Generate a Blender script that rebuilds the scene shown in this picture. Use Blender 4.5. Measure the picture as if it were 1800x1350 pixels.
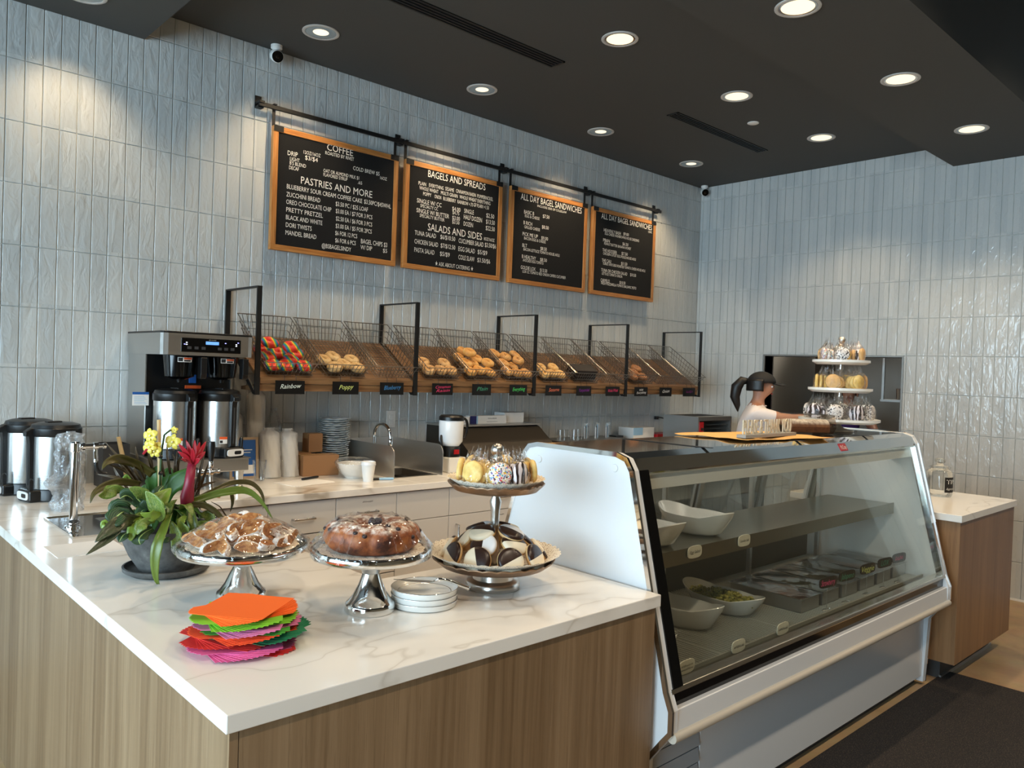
import bpy, bmesh, math, random
from math import sin, cos, pi, radians, sqrt, atan2
from mathutils import Vector, Matrix, noise as MN
random.seed(7)
for _o in list(bpy.data.objects): bpy.data.objects.remove(_o)
SC = bpy.context.scene
COL = SC.collection
# ------------------------------------------------------------------ camera
FPX = 1379.7; YAW, PITCH, ROLL = 0.748125, -0.0170312, 0.0351495
CAMP = Vector((0, 0, 1.583))
_f = Vector((sin(YAW)*cos(PITCH), cos(YAW)*cos(PITCH), sin(PITCH)))
_r = Vector((cos(YAW), -sin(YAW), 0)); _u = _r.cross(_f)
RV = _r*cos(ROLL)+_u*sin(ROLL); UV = -_r*sin(ROLL)+_u*cos(ROLL); FV = _f
cd = bpy.data.cameras.new('camera'); co = bpy.data.objects.new('camera', cd); COL.objects.link(co)
cd.sensor_fit = 'HORIZONTAL'; cd.sensor_width = 36; cd.lens = FPX/1800*36; cd.clip_start = .05
co.matrix_world = Matrix(((RV.x, UV.x, -FV.x, CAMP.x), (RV.y, UV.y, -FV.y, CAMP.y), (RV.z, UV.z, -FV.z, CAMP.z), (0, 0, 0, 1)))
SC.camera = co
def ray(x, y): return RV*((x-900)/FPX)-UV*((y-675)/FPX)+FV
def onx(x, y, X): d = ray(x, y); return CAMP+d*((X-CAMP.x)/d.x)
def ony(x, y, Y): d = ray(x, y); return CAMP+d*((Y-CAMP.y)/d.y)
def onz(x, y, Z): d = ray(x, y); return CAMP+d*((Z-CAMP.z)/d.z)
def proj(p):
    v = Vector(p)-CAMP; z = v.dot(FV); return 900+FPX*v.dot(RV)/z, 675-FPX*v.dot(UV)/z
# ------------------------------------------------------------------ light
SC.view_settings.view_transform = 'Standard'; SC.view_settings.look = 'None'
SC.view_settings.exposure = 0.3; SC.view_settings.gamma = 1.0; SC.view_settings.use_curve_mapping = False
W = bpy.data.worlds.new('sky'); SC.world = W; W.use_nodes = True
_bg = W.node_tree.nodes['Background']; _bg.inputs[0].default_value = (.62, .83, 1.0, 1); _bg.inputs[1].default_value = 12.5
DOWN_W = 38.0                     # watts of each downlight
TRACK_W = 90.0                    # watts of each track light
DOWN_COL = (1.0, .76, .48)
# room measures (metres)
YW, XW, ZC = 4.588, 6.773, .904          # menu wall, far wall, worktop height
ZCEIL, ZSOF = 3.489, 3.322
XL, YF = -3.4, -4.2                      # window wall on the left, shop front behind
def portal(loc, rot, sx, sy):
    l = bpy.data.lights.new('daylight_portal', 'AREA'); l.shape = 'RECTANGLE'; l.size = sx; l.size_y = sy
    l.cycles.is_portal = True
    o = bpy.data.objects.new('daylight_portal', l); o.location = loc; o.rotation_euler = rot; COL.objects.link(o)
portal((XL, 1.25, 1.75), (0, -pi/2, 0), 2.5, 5.3)
# ------------------------------------------------------------------ mesh helpers
class MB:
    def __init__(s): s.v = []; s.f = []; s.m = []
    def add(s, vs, fs, mi=0):
        b = len(s.v); s.v += [tuple(v) for v in vs]; s.f += [tuple(i+b for i in f) for f in fs]; s.m += [mi]*len(fs); return s
    def box(s, x0, x1, y0, y1, z0, z1, mi=0, M=None):
        v = [Vector((x, y, z)) for z in (z0, z1) for y in (y0, y1) for x in (x0, x1)]
        if M: v = [M@p for p in v]
        return s.add(v, [(0, 2, 3, 1), (4, 5, 7, 6), (0, 1, 5, 4), (2, 6, 7, 3), (0, 4, 6, 2), (1, 3, 7, 5)], mi)
    def cbox(s, c, d, mi=0, M=None): return s.box(c[0]-d[0]/2, c[0]+d[0]/2, c[1]-d[1]/2, c[1]+d[1]/2, c[2]-d[2]/2, c[2]+d[2]/2, mi, M)
    def prism(s, poly, ax, a, b, mi=0):
        # poly of (p,q) in the two axes other than ax, counter-clockwise
        def P(p, t): return {'x': (t, p[0], p[1]), 'y': (p[0], t, p[1]), 'z': (p[0], p[1], t)}[ax]
        n = len(poly); vs = [P(p, a) for p in poly]+[P(p, b) for p in poly]
        fs = [tuple(range(n-1, -1, -1)), tuple(range(n, 2*n))]+[(i, (i+1) % n, n+(i+1) % n, n+i) for i in range(n)]
        return s.add(vs, fs, mi)
    def lathe(s, prof, n=24, c=(0, 0, 0), mi=0, M=None, cap=False, a0=0, a1=2*pi, sx=1, sy=1):
        full = abs(a1-a0-2*pi) < 1e-6; k = n if full else n+1
        vs = []
        for r, z in prof:
            for i in range(k):
                a = a0+(a1-a0)*i/n; p = Vector((r*cos(a)*sx, r*sin(a)*sy, z))
                if M: p = M@p
                vs.append(p+Vector(c))
        fs = []
        for j in range(len(prof)-1):
            for i in range(n if full else n):
                i2 = (i+1) % k if full else i+1
                fs.append((j*k+i, j*k+i2, (j+1)*k+i2, (j+1)*k+i))
        if cap: fs.append(tuple(range(k-1, -1, -1))); fs.append(tuple(range((len(prof)-1)*k, len(prof)*k)))
        return s.add(vs, fs, mi)
    def tube(s, pts, r, n=8, mi=0, cap=True, closed=False):
        pts = [Vector(p) for p in pts]; m = len(pts); rs = r if isinstance(r, (list, tuple)) else [r]*m
        vs = []; prev = None
        for i, p in enumerate(pts):
            if closed: t = pts[(i+1) % m]-pts[i-1]
            else: t = pts[min(i+1, m-1)]-pts[max(i-1, 0)]
            if t.length < 1e-9: t = Vector((0, 0, 1))
            t.normalize()
            if prev is None: a = t.orthogonal().normalized()
            else:
                a = prev-t*prev.dot(t)
                if a.length < 1e-6: a = t.orthogonal()
                a.normalize()
            prev = a; b = t.cross(a)
            for k in range(n):
                an = 2*pi*k/n; vs.append(p+(a*cos(an)+b*sin(an))*rs[i])
        fs = []
        for i in range(m if closed else m-1):
            j = (i+1) % m
            for k in range(n): fs.append((i*n+k, i*n+(k+1) % n, j*n+(k+1) % n, j*n+k))
        if cap and not closed: fs.append(tuple(range(n-1, -1, -1))); fs.append(tuple(range((m-1)*n, m*n)))
        return s.add(vs, fs, mi)
    def surf(s, fn, nu, nv, mi=0, wu=False, wv=False):
        # parametric grid fn(u,v) with u,v in 0..1
        ku = nu if wu else nu+1; kv = nv if wv else nv+1
        vs = [fn(i/nu, j/nv) for j in range(kv) for i in range(ku)]
        fs = []
        for j in range(nv):
            for i in range(nu):
                i2 = (i+1) % ku; j2 = (j+1) % kv; fs.append((j*ku+i, j*ku+i2, j2*ku+i2, j2*ku+i))
        return s.add(vs, fs, mi)
    def ball(s, c, rx, ry=None, rz=None, nu=12, nv=8, mi=0, M=None, fn=None):
        ry = ry or rx; rz = rz or rx
        def g(u, v):
            a = 2*pi*u; b = pi*(v-.5); d = Vector((cos(b)*cos(a), cos(b)*sin(a), sin(b)))
            k = fn(d) if fn else 1; p = Vector((d.x*rx*k, d.y*ry*k, d.z*rz*k))
            if M: p = M@p
            return p+Vector(c)
        return s.surf(g, nu, nv, mi, wu=True)
    def mesh(s, name, mats, smooth=0):
        me = bpy.data.meshes.new(name); me.from_pydata(s.v, [], s.f)
        if not isinstance(mats, (list, tuple)): mats = [mats]
        for m in mats: me.materials.append(m)
        if len(mats) > 1: me.polygons.foreach_set('material_index', s.m)
        me.update()
        if smooth:
            me.shade_smooth()
            if smooth != 1: me.set_sharp_from_angle(angle=radians(smooth))
        return me
    def build(s, name, mats, parent=None, smooth=0, bev=0, seg=2, solid=0, sub=0):
        o = link(name, s.mesh(name, mats, smooth), parent)
        if solid:
            m = o.modifiers.new('s', 'SOLIDIFY'); m.thickness = solid; m.offset = 0
        if bev:
            m = o.modifiers.new('b', 'BEVEL'); m.width = bev; m.segments = seg; m.limit_method = 'ANGLE'; m.angle_limit = radians(40)
        if sub:
            m = o.modifiers.new('u', 'SUBSURF'); m.levels = sub; m.render_levels = sub
        return o
def link(name, data, parent=None, loc=None, rot=None):
    o = bpy.data.objects.new(name, data); COL.objects.link(o)
    if parent: o.parent = parent
    if loc is not None: o.location = loc
    if rot is not None: o.rotation_euler = rot
    return o
def tag(o, label=None, cat=None, group=None, kind=None):
    if label: o['label'] = label
    if cat: o['category'] = cat
    if group: o['group'] = group
    if kind: o['kind'] = kind
    return o
def thing(name, label, cat, loc=(0, 0, 0), rz=0, group=None):
    o = link(name, None, None, loc, (0, 0, rz)); o.empty_display_size = .05
    return tag(o, label, cat, group)
KIDS = {}
def copy_tree(o, parent=None):
    c = o.copy(); COL.objects.link(c); c.parent = parent
    for ch in [x for x in bpy.data.objects if x.parent == o]: copy_tree(ch, c)
    return c
def copy_thing(o, loc, rz=None, label=None, group=None):
    c = copy_tree(o); c.location = loc
    if rz is not None: c.rotation_euler = (0, 0, rz) if not isinstance(rz, (tuple, list)) else rz
    if label: c['label'] = label
    if group: c['group'] = group
    return c
def Rz(a): return Matrix.Rotation(a, 4, 'Z')
def Rx(a): return Matrix.Rotation(a, 4, 'X')
def Ry(a): return Matrix.Rotation(a, 4, 'Y')
def T(*p): return Matrix.Translation(Vector(p))
def bez(p0, p1, p2, p3, n=12):
    p0, p1, p2, p3 = map(Vector, (p0, p1, p2, p3)); out = []
    for i in range(n+1):
        t = i/n; out.append(p0*(1-t)**3+p1*3*t*(1-t)**2+p2*3*t*t*(1-t)+p3*t**3)
    return out
def scribble(mb, x0, x1, z0, h, depth, seed):
    """a line of marks too small to read: short uneven strokes between x0 and x1"""
    rn = random.Random(seed); x = x0
    while x < x1-h*.2:
        w = h*rn.uniform(.25, .6); t = h*.16; a = z0+h*rn.uniform(0, .25); b = z0+h*rn.uniform(.6, 1); k = h*.2
        mb.add([(x, -depth, a), (x+t, -depth, a), (x+t+k, -depth, b), (x+k, -depth, b)], [(0, 1, 2, 3)]); mb.add([(x, -depth, a), (min(x+w, x1), -depth, a+h*.1), (min(x+w, x1), -depth, a+h*.1+t), (x, -depth, a+t)], [(0, 1, 2, 3)]); x += w+h*.12
    return mb
def text_mesh(items, depth=.0008):
    """items: (string, x0, x1, z0, height, shear) in a plane x,z facing -y -> one MB of flat letters standing proud by depth"""
    mb = MB(); cu = bpy.data.curves.new('t', 'FONT'); cu.resolution_u = 2
    ob = bpy.data.objects.new('t', cu); COL.objects.link(ob)
    for it in items:
        s, x0, x1, z0, h = it[:5]; sh = it[5] if len(it) > 5 else 0
        if s.startswith('~'): scribble(mb, x0, x1, z0, h, depth, int(x0*997)+len(s)); continue
        cu.body = s; cu.shear = sh
        bpy.context.view_layer.update()
        me = bpy.data.meshes.new_from_object(ob.evaluated_get(bpy.context.evaluated_depsgraph_get()))
        if not len(me.vertices): continue
        xs = [v.co.x for v in me.vertices]; a, b = min(xs), max(xs); kx = (x1-x0)/(b-a); kz = h/.70
        sl = it[6] if len(it) > 6 else 0
        vs = [(x0+(v.co.x-a)*kx, -depth, z0+v.co.y*kz+sl*(v.co.x-a)*kx) for v in me.vertices]
        mb.add(vs, [tuple(p.vertices) for p in me.polygons]); bpy.data.meshes.remove(me)
    bpy.data.objects.remove(ob); bpy.data.curves.remove(cu)
    return mb
# ------------------------------------------------------------------ materials
def srgb(r, g, b):
    def c(u): u /= 255; return u/12.92 if u <= .04045 else ((u+.055)/1.055)**2.4
    return (c(r), c(g), c(b), 1)
class NT:
    def __init__(s, name):
        s.m = bpy.data.materials.new(name); s.m.use_nodes = True; s.t = s.m.node_tree; s.b = s.t.nodes['Principled BSDF']; s.out = s.t.nodes['Material Output']
    def n(s, typ, **kw):
        o = s.t.nodes.new('ShaderNode'+typ)
        for k, v in kw.items():
            if k.startswith('i_'):
                key = k[2:]; key = int(key) if key.isdigit() else key.replace('_', ' ')
                s.put(o.inputs[key], v)
            else: setattr(o, k, v)
        return o
    def put(s, sock, v):
        if isinstance(v, bpy.types.NodeSocket): s.t.links.new(v, sock)
        elif isinstance(v, bpy.types.Node): s.t.links.new(v.outputs[0], sock)
        else: sock.default_value = v
    def set(s, **kw):
        for k, v in kw.items(): s.put(s.b.inputs[k.replace('_', ' ')], v)
        return s
    def pos(s): return s.n('NewGeometry').outputs['Position']
    def obj(s): return s.n('TexCoord').outputs['Object']
    def map(s, v, scale=(1, 1, 1), rot=(0, 0, 0), loc=(0, 0, 0)): return s.n('Mapping', i_Vector=v, i_Scale=scale, i_Rotation=rot, i_Location=loc)
    def noise(s, v, sc, det=3, rough=.5, dist=0): return s.n('TexNoise', i_Vector=v, i_Scale=sc, i_Detail=det, i_Roughness=rough, i_Distortion=dist)
    def ramp(s, fac, *st):
        r = s.n('ValToRGB', i_Fac=fac); e = r.color_ramp.elements
        while len(e) < len(st): e.new(.5)
        for el, (p, c) in zip(e, st): el.position = p; el.color = c if len(c) == 4 else (*c, 1)
        return r
    def mix(s, f, a, b, mode='MIX'):
        o = s.n('Mix', data_type='RGBA', blend_type=mode); s.put(o.inputs[0], f); s.put(o.inputs[6], a); s.put(o.inputs[7], b); return o.outputs[2]
    def math(s, op, a, b=0, c=0):
        o = s.n('Math', operation=op); s.put(o.inputs[0], a); s.put(o.inputs[1], b); s.put(o.inputs[2], c); return o.outputs[0]
    def bump(s, h, strength=.3, dist=.002): return s.n('Bump', i_Height=h, i_Strength=strength, i_Distance=dist).outputs[0]
def sm(name, col, rough=.5, metal=0, **kw):
    t = NT(name); c = col if len(col) == 4 else (*col, 1)
    t.set(Base_Color=c, Roughness=rough, Metallic=metal, **kw); return t.m
def emit(name, col, st):
    t = NT(name); t.set(Base_Color=(*col, 1), Emission_Color=(*col, 1), Emission_Strength=st); return t.m
def film(name, tint=(1, 1, 1), gloss=.06, rough=.05, edge=.5, wrinkle=0, wsc=40, haze=0, hazecol=(1, 1, 1)):
    """thin clear sheet: transparent plus fresnel gloss"""
    t = NT(name); t.t.nodes.remove(t.b)
    tr = t.n('BsdfTransparent', i_Color=(*tint, 1)); gl = t.n('BsdfGlossy', i_Roughness=rough, i_Color=(1, 1, 1, 1))
    lw = t.n('LayerWeight', i_Blend=.35)
    if wrinkle:
        nz = t.noise(t.map(t.pos(), (1, 1, 1)), wsc, 2, .6, 1.2); bp = t.bump(nz.outputs[0], wrinkle, .01)
        t.put(gl.inputs['Normal'], bp); t.put(lw.inputs['Normal'], bp)
    f = t.math('MULTIPLY_ADD', lw.outputs['Fresnel'] if not wrinkle else lw.outputs['Facing'], edge, gloss)
    mx = t.n('MixShader', i_0=f, i_1=tr, i_2=gl)
    if haze:
        df = t.n('BsdfDiffuse', i_Color=(*hazecol, 1)); mx = t.n('MixShader', i_0=haze, i_1=mx, i_2=df)
    t.t.links.new(mx.outputs[0], t.out.inputs[0]); return t.m
# tiles: gloss white, handmade ripple
t = NT('glazed_tile'); p = t.pos()
cell = t.n('VectorMath', operation='SNAP', i_0=p, i_1=(.0798, .0805, .3063)); wn = t.n('TexWhiteNoise', i_Vector=cell.outputs[0])
col = t.mix(t.math('MULTIPLY', wn.outputs[0], .9), srgb(200, 202, 200), srgb(185, 189, 189))
off = t.n('VectorMath', operation='MULTIPLY_ADD', i_0=wn.outputs[1], i_1=(3, 3, 3), i_2=p)
h = t.noise(t.map(off.outputs[0], (1.0, 1.0, .45)), 22, 2.5, .55, .6)
t.set(Base_Color=col, Roughness=.13, Specular_IOR_Level=.5, Normal=t.bump(h.outputs[0], 1.0, .007)); M_TILE = t.m
M_GROUT = sm('grout', srgb(214, 214, 208), .9)
# ceiling paint
M_CEIL = sm('charcoal_paint', srgb(68, 68, 66), .75)
M_BLACKCEIL = sm('black_paint', srgb(14, 14, 14), .9)
# concrete floor
t = NT('concrete'); p = t.pos(); n1 = t.noise(p, 1.6, 6, .6, .4); n2 = t.noise(p, 9, 5, .6)
c = t.ramp(n1.outputs[0], (.3, srgb(140, 112, 80)), (.55, srgb(176, 146, 108)), (.75, srgb(190, 165, 130)))
t.set(Base_Color=t.mix(.25, c.outputs[0], n2.outputs[1], 'SOFT_LIGHT'), Roughness=.32); M_FLOOR = t.m
M_WALLD = sm('brown_wall_paint', srgb(112, 92, 70), .8); M_WALLP = sm('tan_wall_paint', srgb(164, 138, 108), .8)
# oak laminate with vertical grain
def laminate(name, c0, c1, c2, sc=1.0):
    t = NT(name); p = t.pos()
    a = t.noise(t.map(p, (46*sc, 46*sc, 1.1)), 1, 6, .62, .5); b = t.noise(t.map(p, (9*sc, 9*sc, .35)), 1, 3, .5); d = t.noise(t.map(p, (150*sc, 150*sc, 3.2)), 1, 3, .6)
    r = t.ramp(a.outputs[0], (.28, c0), (.5, c1), (.72, c2))
    k = t.mix(.45, r.outputs[0], t.ramp(b.outputs[0], (.35, c0), (.65, c2)).outputs[0]); k = t.mix(t.math('MULTIPLY', t.math('GREATER_THAN', d.outputs[0], .6), .3), k, c0)
    t.set(Base_Color=k, Roughness=.42, Normal=t.bump(d.outputs[0], .12, .001)); return t.m
M_LAM = laminate('oak_laminate', srgb(102, 79, 55), srgb(134, 107, 78), srgb(158, 132, 102))
M_LAM2 = laminate('walnut_laminate', srgb(112, 76, 44), srgb(142, 102, 64), srgb(158, 118, 78), .6)
# veined quartz
t = NT('veined_quartz'); p = t.pos()
w = t.noise(p, 1.3, 4, .6); d = t.n('VectorMath', operation='MULTIPLY_ADD', i_0=w.outputs[1], i_1=(.5, .5, .5), i_2=p)
v = t.noise(t.map(d.outputs[0], (.8, 1.7, 1.3), (0, 0, .7)), 1.0, 3, .5); ri = t.math('ABSOLUTE', t.math('SUBTRACT', v.outputs[0], .5))
v2 = t.noise(t.map(d.outputs[0], (.6, 1.7, 1.3), (0, 0, -.3), (7, 3, 1)), 1.3, 3, .5); ri2 = t.math('ABSOLUTE', t.math('SUBTRACT', v2.outputs[0], .5))
mk = t.ramp(t.noise(p, 1.3, 2).outputs[0], (.50, (0, 0, 0)), (.62, (1, 1, 1)))
f1 = t.ramp(ri, (0, (1, 1, 1)), (.016, (.35, .35, .35)), (.05, (0, 0, 0))); f2 = t.ramp(ri2, (0, (.55, .55, .55)), (.008, (.1, .1, .1)), (.03, (0, 0, 0)))
fm = t.math('MULTIPLY', f1.outputs[0], mk.outputs[0]); fs = t.math('MULTIPLY_ADD', f2.outputs[0], .6, fm)
t.set(Base_Color=t.mix(t.math('MINIMUM', fs, .8), srgb(240, 235, 227), srgb(158, 142, 122)), Roughness=.16); M_QUARTZ = t.m
# metals
def steel(name, col, rough, brush=None, st=.15):
    t = NT(name); t.set(Base_Color=col, Metallic=1.0, Roughness=rough)
    if brush:
        nz = t.noise(t.map(t.obj(), brush), 1, 3, .6); t.set(Roughness=t.math('MULTIPLY_ADD', nz.outputs[0], .25, rough-.1), Normal=t.bump(nz.outputs[0], st, .001))
    return t.m
M_CHROME = steel('chrome', (.86, .86, .86, 1), .06)
M_MIRROR = steel('polished_steel', (.72, .71, .68, 1), .07)
M_STEEL = steel('brushed_steel', (.62, .61, .59, 1), .32, (3, 3, 300), .1)
M_STEELH = steel('brushed_steel_flat', (.55, .54, .52, 1), .34, (3, 200, 200), .1)
M_DSTEEL = steel('dull_steel', (.34, .32, .29, 1), .42, (300, 3, 3), .06)
M_NICKEL = steel('satin_nickel', (.62, .58, .53, 1), .28)
M_SILVER = steel('polished_silver', (.8, .79, .77, 1), .09)
M_BRONZE = steel('bronze_tray', (.36, .24, .16, 1), .38)
M_WIRE = steel('steel_wire', (.30, .28, .26, 1), .3)
M_BLK = sm('black_plastic', srgb(17, 17, 18), .35); M_BLKM = sm('black_powder_coat', srgb(15, 15, 16), .5); M_BLKG = sm('black_gloss', srgb(6, 6, 7), .08)
M_DGREY = sm('dark_grey_plastic', srgb(60, 60, 62), .45)
M_WHITE = sm('white_enamel', srgb(228, 229, 230), .22); M_WHITEM = sm('white_matt', srgb(232, 230, 226), .6); M_WPORC = sm('white_melamine', srgb(228, 226, 220), .15)
M_CAB = sm('pale_grey_laminate', srgb(206, 204, 201), .4)
M_TOE = sm('dark_toe_kick', srgb(58, 56, 54), .6); M_GAPS = sm('cabinet_gap', srgb(30, 28, 27), .9)
M_RED = sm('red_plastic', srgb(170, 22, 30), .35); M_ORANGE = sm('orange_label', srgb(226, 92, 40), .5); M_BLUE = sm('blue_print', srgb(30, 92, 168), .5); M_NAVY = sm('navy_print', srgb(30, 34, 96), .5); M_LBLUE = sm('pale_blue_print', srgb(150, 190, 220), .5)
M_PAPER = sm('paper', srgb(236, 233, 228), .75); M_LETTER = sm('white_letters', srgb(238, 236, 228), .5)
M_INK = sm('black_ink', srgb(28, 26, 26), .6)
M_CARD = sm('cardboard', srgb(150, 108, 70), .8)
M_GLASS = film('clear_glass', (.97, .985, .98), .03, .02, .6)
M_CASEGL = film('case_glass', (.95, .95, .91), .0, .02, .2)
M_CUPGL = film('clear_plastic', (.96, .97, .97), .05, .06, .5)
M_WRAP = film('plastic_wrap', (.98, .98, .98), .05, .08, .55, .9, 26)
M_CELLO = film('cellophane', (.99, .99, .99), .03, .10, .42, .8, 30, .0)
M_HAZE = film('cloudy_plastic', (.93, .93, .92), .06, .2, .3, .8, 40, .35, (.95, .93, .90))
# oak frames and shelf timber
def timber(name, c0, c1, c2, sc=(6, 60, 60), rough=.5):
    t = NT(name); a = t.noise(t.map(t.pos(), sc), 1, 5, .6, .8)
    r = t.ramp(a.outputs[0], (.3, c0), (.5, c1), (.7, c2)); t.set(Base_Color=r.outputs[0], Roughness=rough); return t.m
M_OAKX = timber('oak_rail', srgb(150, 92, 40), srgb(182, 120, 60), srgb(202, 144, 84), (4, 60, 70))
M_OAKZ = timber('oak_stile', srgb(150, 92, 40), srgb(182, 120, 60), srgb(202, 144, 84), (60, 60, 4))
M_SHELF = timber('shelf_timber', srgb(92, 64, 40), srgb(124, 90, 58), srgb(146, 112, 76), (3, 45, 45), .45)
t = NT('black_felt'); g = t.n('TexWave', i_Vector=t.pos(), i_Scale=60, wave_type='BANDS', bands_direction='Z'); t.set(Base_Color=srgb(9, 8, 8), Roughness=.95, Normal=t.bump(g.outputs[0], .4, .002)); M_FELT = t.m
t = NT('rubber_mat'); v = t.noise(t.pos(), 220, 2, .7); n3 = t.noise(t.pos(), 3, 3)
t.set(Base_Color=t.ramp(v.outputs[0], (.52, srgb(19, 16, 15)), (.64, srgb(78, 64, 54))).outputs[0], Roughness=.85, Normal=t.bump(v.outputs[0], .8, .006)); M_MAT = t.m
def dupmat(t): return t
# ------------------------------------------------------------------ room shell
def struct(o): return tag(o, kind='structure')
def st(name, mb, mat, parent=None, **k):
    o = mb.build(name, mat, parent, **k)
    if not parent: struct(o)
    return o
ZHI = 4.25; YFAS = 1.445; YSOF = 2.243; XSOF = 1.419; XK = XW+2.6
st('floor', MB().box(XL-.15, XK, YF-.15, YW+.15, -.1, 0), M_FLOOR)
_a = onx(1346, 626, XW); _b = onx(1587, 628, XW)
OY0, OY1, OZ0, OZ1 = _b.y, _a.y, 1.06, (_a.z+_b.z)/2
st('wall_back', MB().box(XL-.15, XK, YW, YW+.15, 0, ZHI), M_GROUT)
wr = MB(); wr.box(XW, XW+.13, .2, OY0, 0, ZHI); wr.box(XW, XW+.13, OY1, YW, 0, ZHI); wr.box(XW, XW+.13, OY0, OY1, 0, OZ0); wr.box(XW, XW+.13, OY0, OY1, OZ1, ZHI)
st('wall_right', wr, M_GROUT)
st('wall_right_front', MB().box(XW, XW+.13, YF, .2, 0, ZHI), M_WALLD)
# window wall on the left and shop front behind the camera
def window_wall(name, ax, at, a0, a1, w0, w1, z0, z1, n):
    mb = MB(); d = .12
    def bx(p, q, za, zb):
        if q-p < 1e-3 or zb-za < 1e-3: return
        mb.box(at-d, at, p, q, za, zb) if ax == 'x' else mb.box(p, q, at-d, at, za, zb)
    bx(a0, w0, 0, ZHI); bx(w1, a1, 0, ZHI); bx(w0, w1, 0, z0); bx(w0, w1, z1, ZHI)
    st(name, mb, M_WALLP)
    for i in range(n):
        p = w0+(w1-w0)*i/n; q = w0+(w1-w0)*(i+1)/n; f = MB(); e = .03
        for (u0, u1, v0, v1) in ((p, p+e, z0, z1), (q-e, q, z0, z1), (p+e, q-e, z0, z0+e), (p+e, q-e, z1-e, z1)):
            f.box(at-.08, at-.03, u0, u1, v0, v1) if ax == 'x' else f.box(u0, u1, at-.08, at-.03, v0, v1)
        global WN
        o = st('window_%d' % WN, f, M_BLKM); WN += 1
        g = MB(); g.box(at-.058, at-.052, p+e, q-e, z0+e, z1-e) if ax == 'x' else g.box(p+e, q-e, at-.058, at-.052, z0+e, z1-e)
        g.build('pane', M_GLASS, o)
WN = 1
window_wall('wall_left', 'x', XL, YF, YW, -1.4, 3.9, .5, 3.0, 3)
st('wall_front', MB().box(XL, XW, YF-.12, YF, 0, ZHI), M_WALLP)
# ceilings: main bay, two dropped soffits, raised black bay over the customers
st('ceiling', MB().box(XSOF, XW, YSOF, YW, ZCEIL, ZCEIL+.1), M_CEIL)
st('ceiling_soffit_left', MB().box(XL, XSOF, YFAS, YW, ZSOF, ZHI), M_CEIL)
st('ceiling_soffit_right', MB().box(XSOF, XW, YFAS, YSOF, ZSOF, ZHI), M_CEIL)
st('ceiling_raised', MB().box(XL, XW, YF, YFAS, ZHI, ZHI+.1), M_BLACKCEIL)
st('baseboard_right', MB().box(XW-.022, XW-.008, YF, OY0-2, 0, .012).box(XW-.02, XW-.0075, .2, YW, 0, .014), M_WHITEM)
# --- glazed tiles, 300 nearest in view as single pieces on each wall
TD = .008
_tc = {}
def tile_geo(mb, u, z, w, h, b=.0022, flip=False):
    # face toward -y, back at y=0
    vs = [(u, 0, z), (u+w, 0, z), (u+w, 0, z+h), (u, 0, z+h), (u, -TD+b, z), (u+w, -TD+b, z), (u+w, -TD+b, z+h), (u, -TD+b, z+h),
          (u+b, -TD, z+b), (u+w-b, -TD, z+b), (u+w-b, -TD, z+h-b), (u+b, -TD, z+h-b)]
    fs = [(0, 1, 5, 4), (1, 2, 6, 5), (2, 3, 7, 6), (3, 0, 4, 7), (4, 5, 9, 8), (5, 6, 10, 9), (6, 7, 11, 10), (7, 4, 8, 11), (8, 9, 10, 11)]
    mb.add(vs, fs)
ROWZ = [1.817+.3063*k for k in range(-6, 6)]
def tiles(wall, axis, u0, u1, phase, pitch, holes=()):
    g = .0032; cells = []
    k0 = math.floor((u0-phase)/pitch)
    k = k0
    while phase+k*pitch < u1:
        a, b = max(u0, phase+k*pitch+g/2), min(u1, phase+(k+1)*pitch-g/2); k += 1
        if b-a < .006: continue
        for z in ROWZ:
            c, d = max(.014, z+g/2), min(z+.3063-g/2, (ZCEIL if axis == 'y' else ZCEIL))
            rects = [(a, b, c, d)]
            for (h0, h1, h2, h3) in holes:
                nr = []
                for (a_, b_, c_, d_) in rects:
                    if b_ <= h0 or a_ >= h1 or d_ <= h2 or c_ >= h3: nr.append((a_, b_, c_, d_)); continue
                    if a_ < h0: nr.append((a_, h0, c_, d_))
                    if b_ > h1: nr.append((h1, b_, c_, d_))
                    x0_, x1_ = max(a_, h0), min(b_, h1)
                    if c_ < h2: nr.append((x0_, x1_, c_, h2))
                    if d_ > h3: nr.append((x0_, x1_, h3, d_))
                rects = nr
            cells += [r for r in rects if r[1]-r[0] > .006 and r[3]-r[2] > .006]
    def area(r):
        P = [((x, YW, z) if axis == 'y' else (XW, x, z)) for x in r[:2] for z in r[2:]]
        for p in P:
            if (Vector(p)-CAMP).dot(FV) < .3: return 0
        Q = [proj(p) for p in P]; cx = sum(q[0] for q in Q)/4; cy = sum(q[1] for q in Q)/4
        if not (-10 < cx < 1810 and -20 < cy < 900+200*(axis == 'x')): return 0
        return abs(Q[3][0]-Q[0][0])*abs(Q[1][1]-Q[0][1])
    cells.sort(key=area, reverse=True)
    rest = MB()
    for i, (a, b, c, d) in enumerate(cells):
        if i < 300 and area(cells[i]) > 0:
            if axis == 'y': link('tile', tile_mesh(b-a, d-c, 0, 'y'), wall, (a, YW, c))
            else: link('tile', tile_mesh(b-a, d-c, 0, 'x'), wall, (XW, b, c))
        else: tile_geo(rest, a, c, b-a, d-c)
    if axis == 'y': rest.v = [(x, y+YW, z) for x, y, z in rest.v]
    else: rest.v = [(XW+y, x, z) for x, y, z in rest.v]; rest.f = [tuple(reversed(f)) for f in rest.f]
    o = rest.build('tiles', M_TILE, wall); o['kind'] = 'stuff'
def tile_mesh(w, h, fw, fr):
    key = (round(w, 3), round(h, 3), fr)
    if key in _tc: return _tc[key]
    mb = MB(); tile_geo(mb, 0, 0, w, h)
    if fr == 'x': mb.v = [(y, -x, z) for x, y, z in mb.v]      # turned to face -x, running down from its +y end
    _tc[key] = mb.mesh('tile', M_TILE); return _tc[key]
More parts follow.
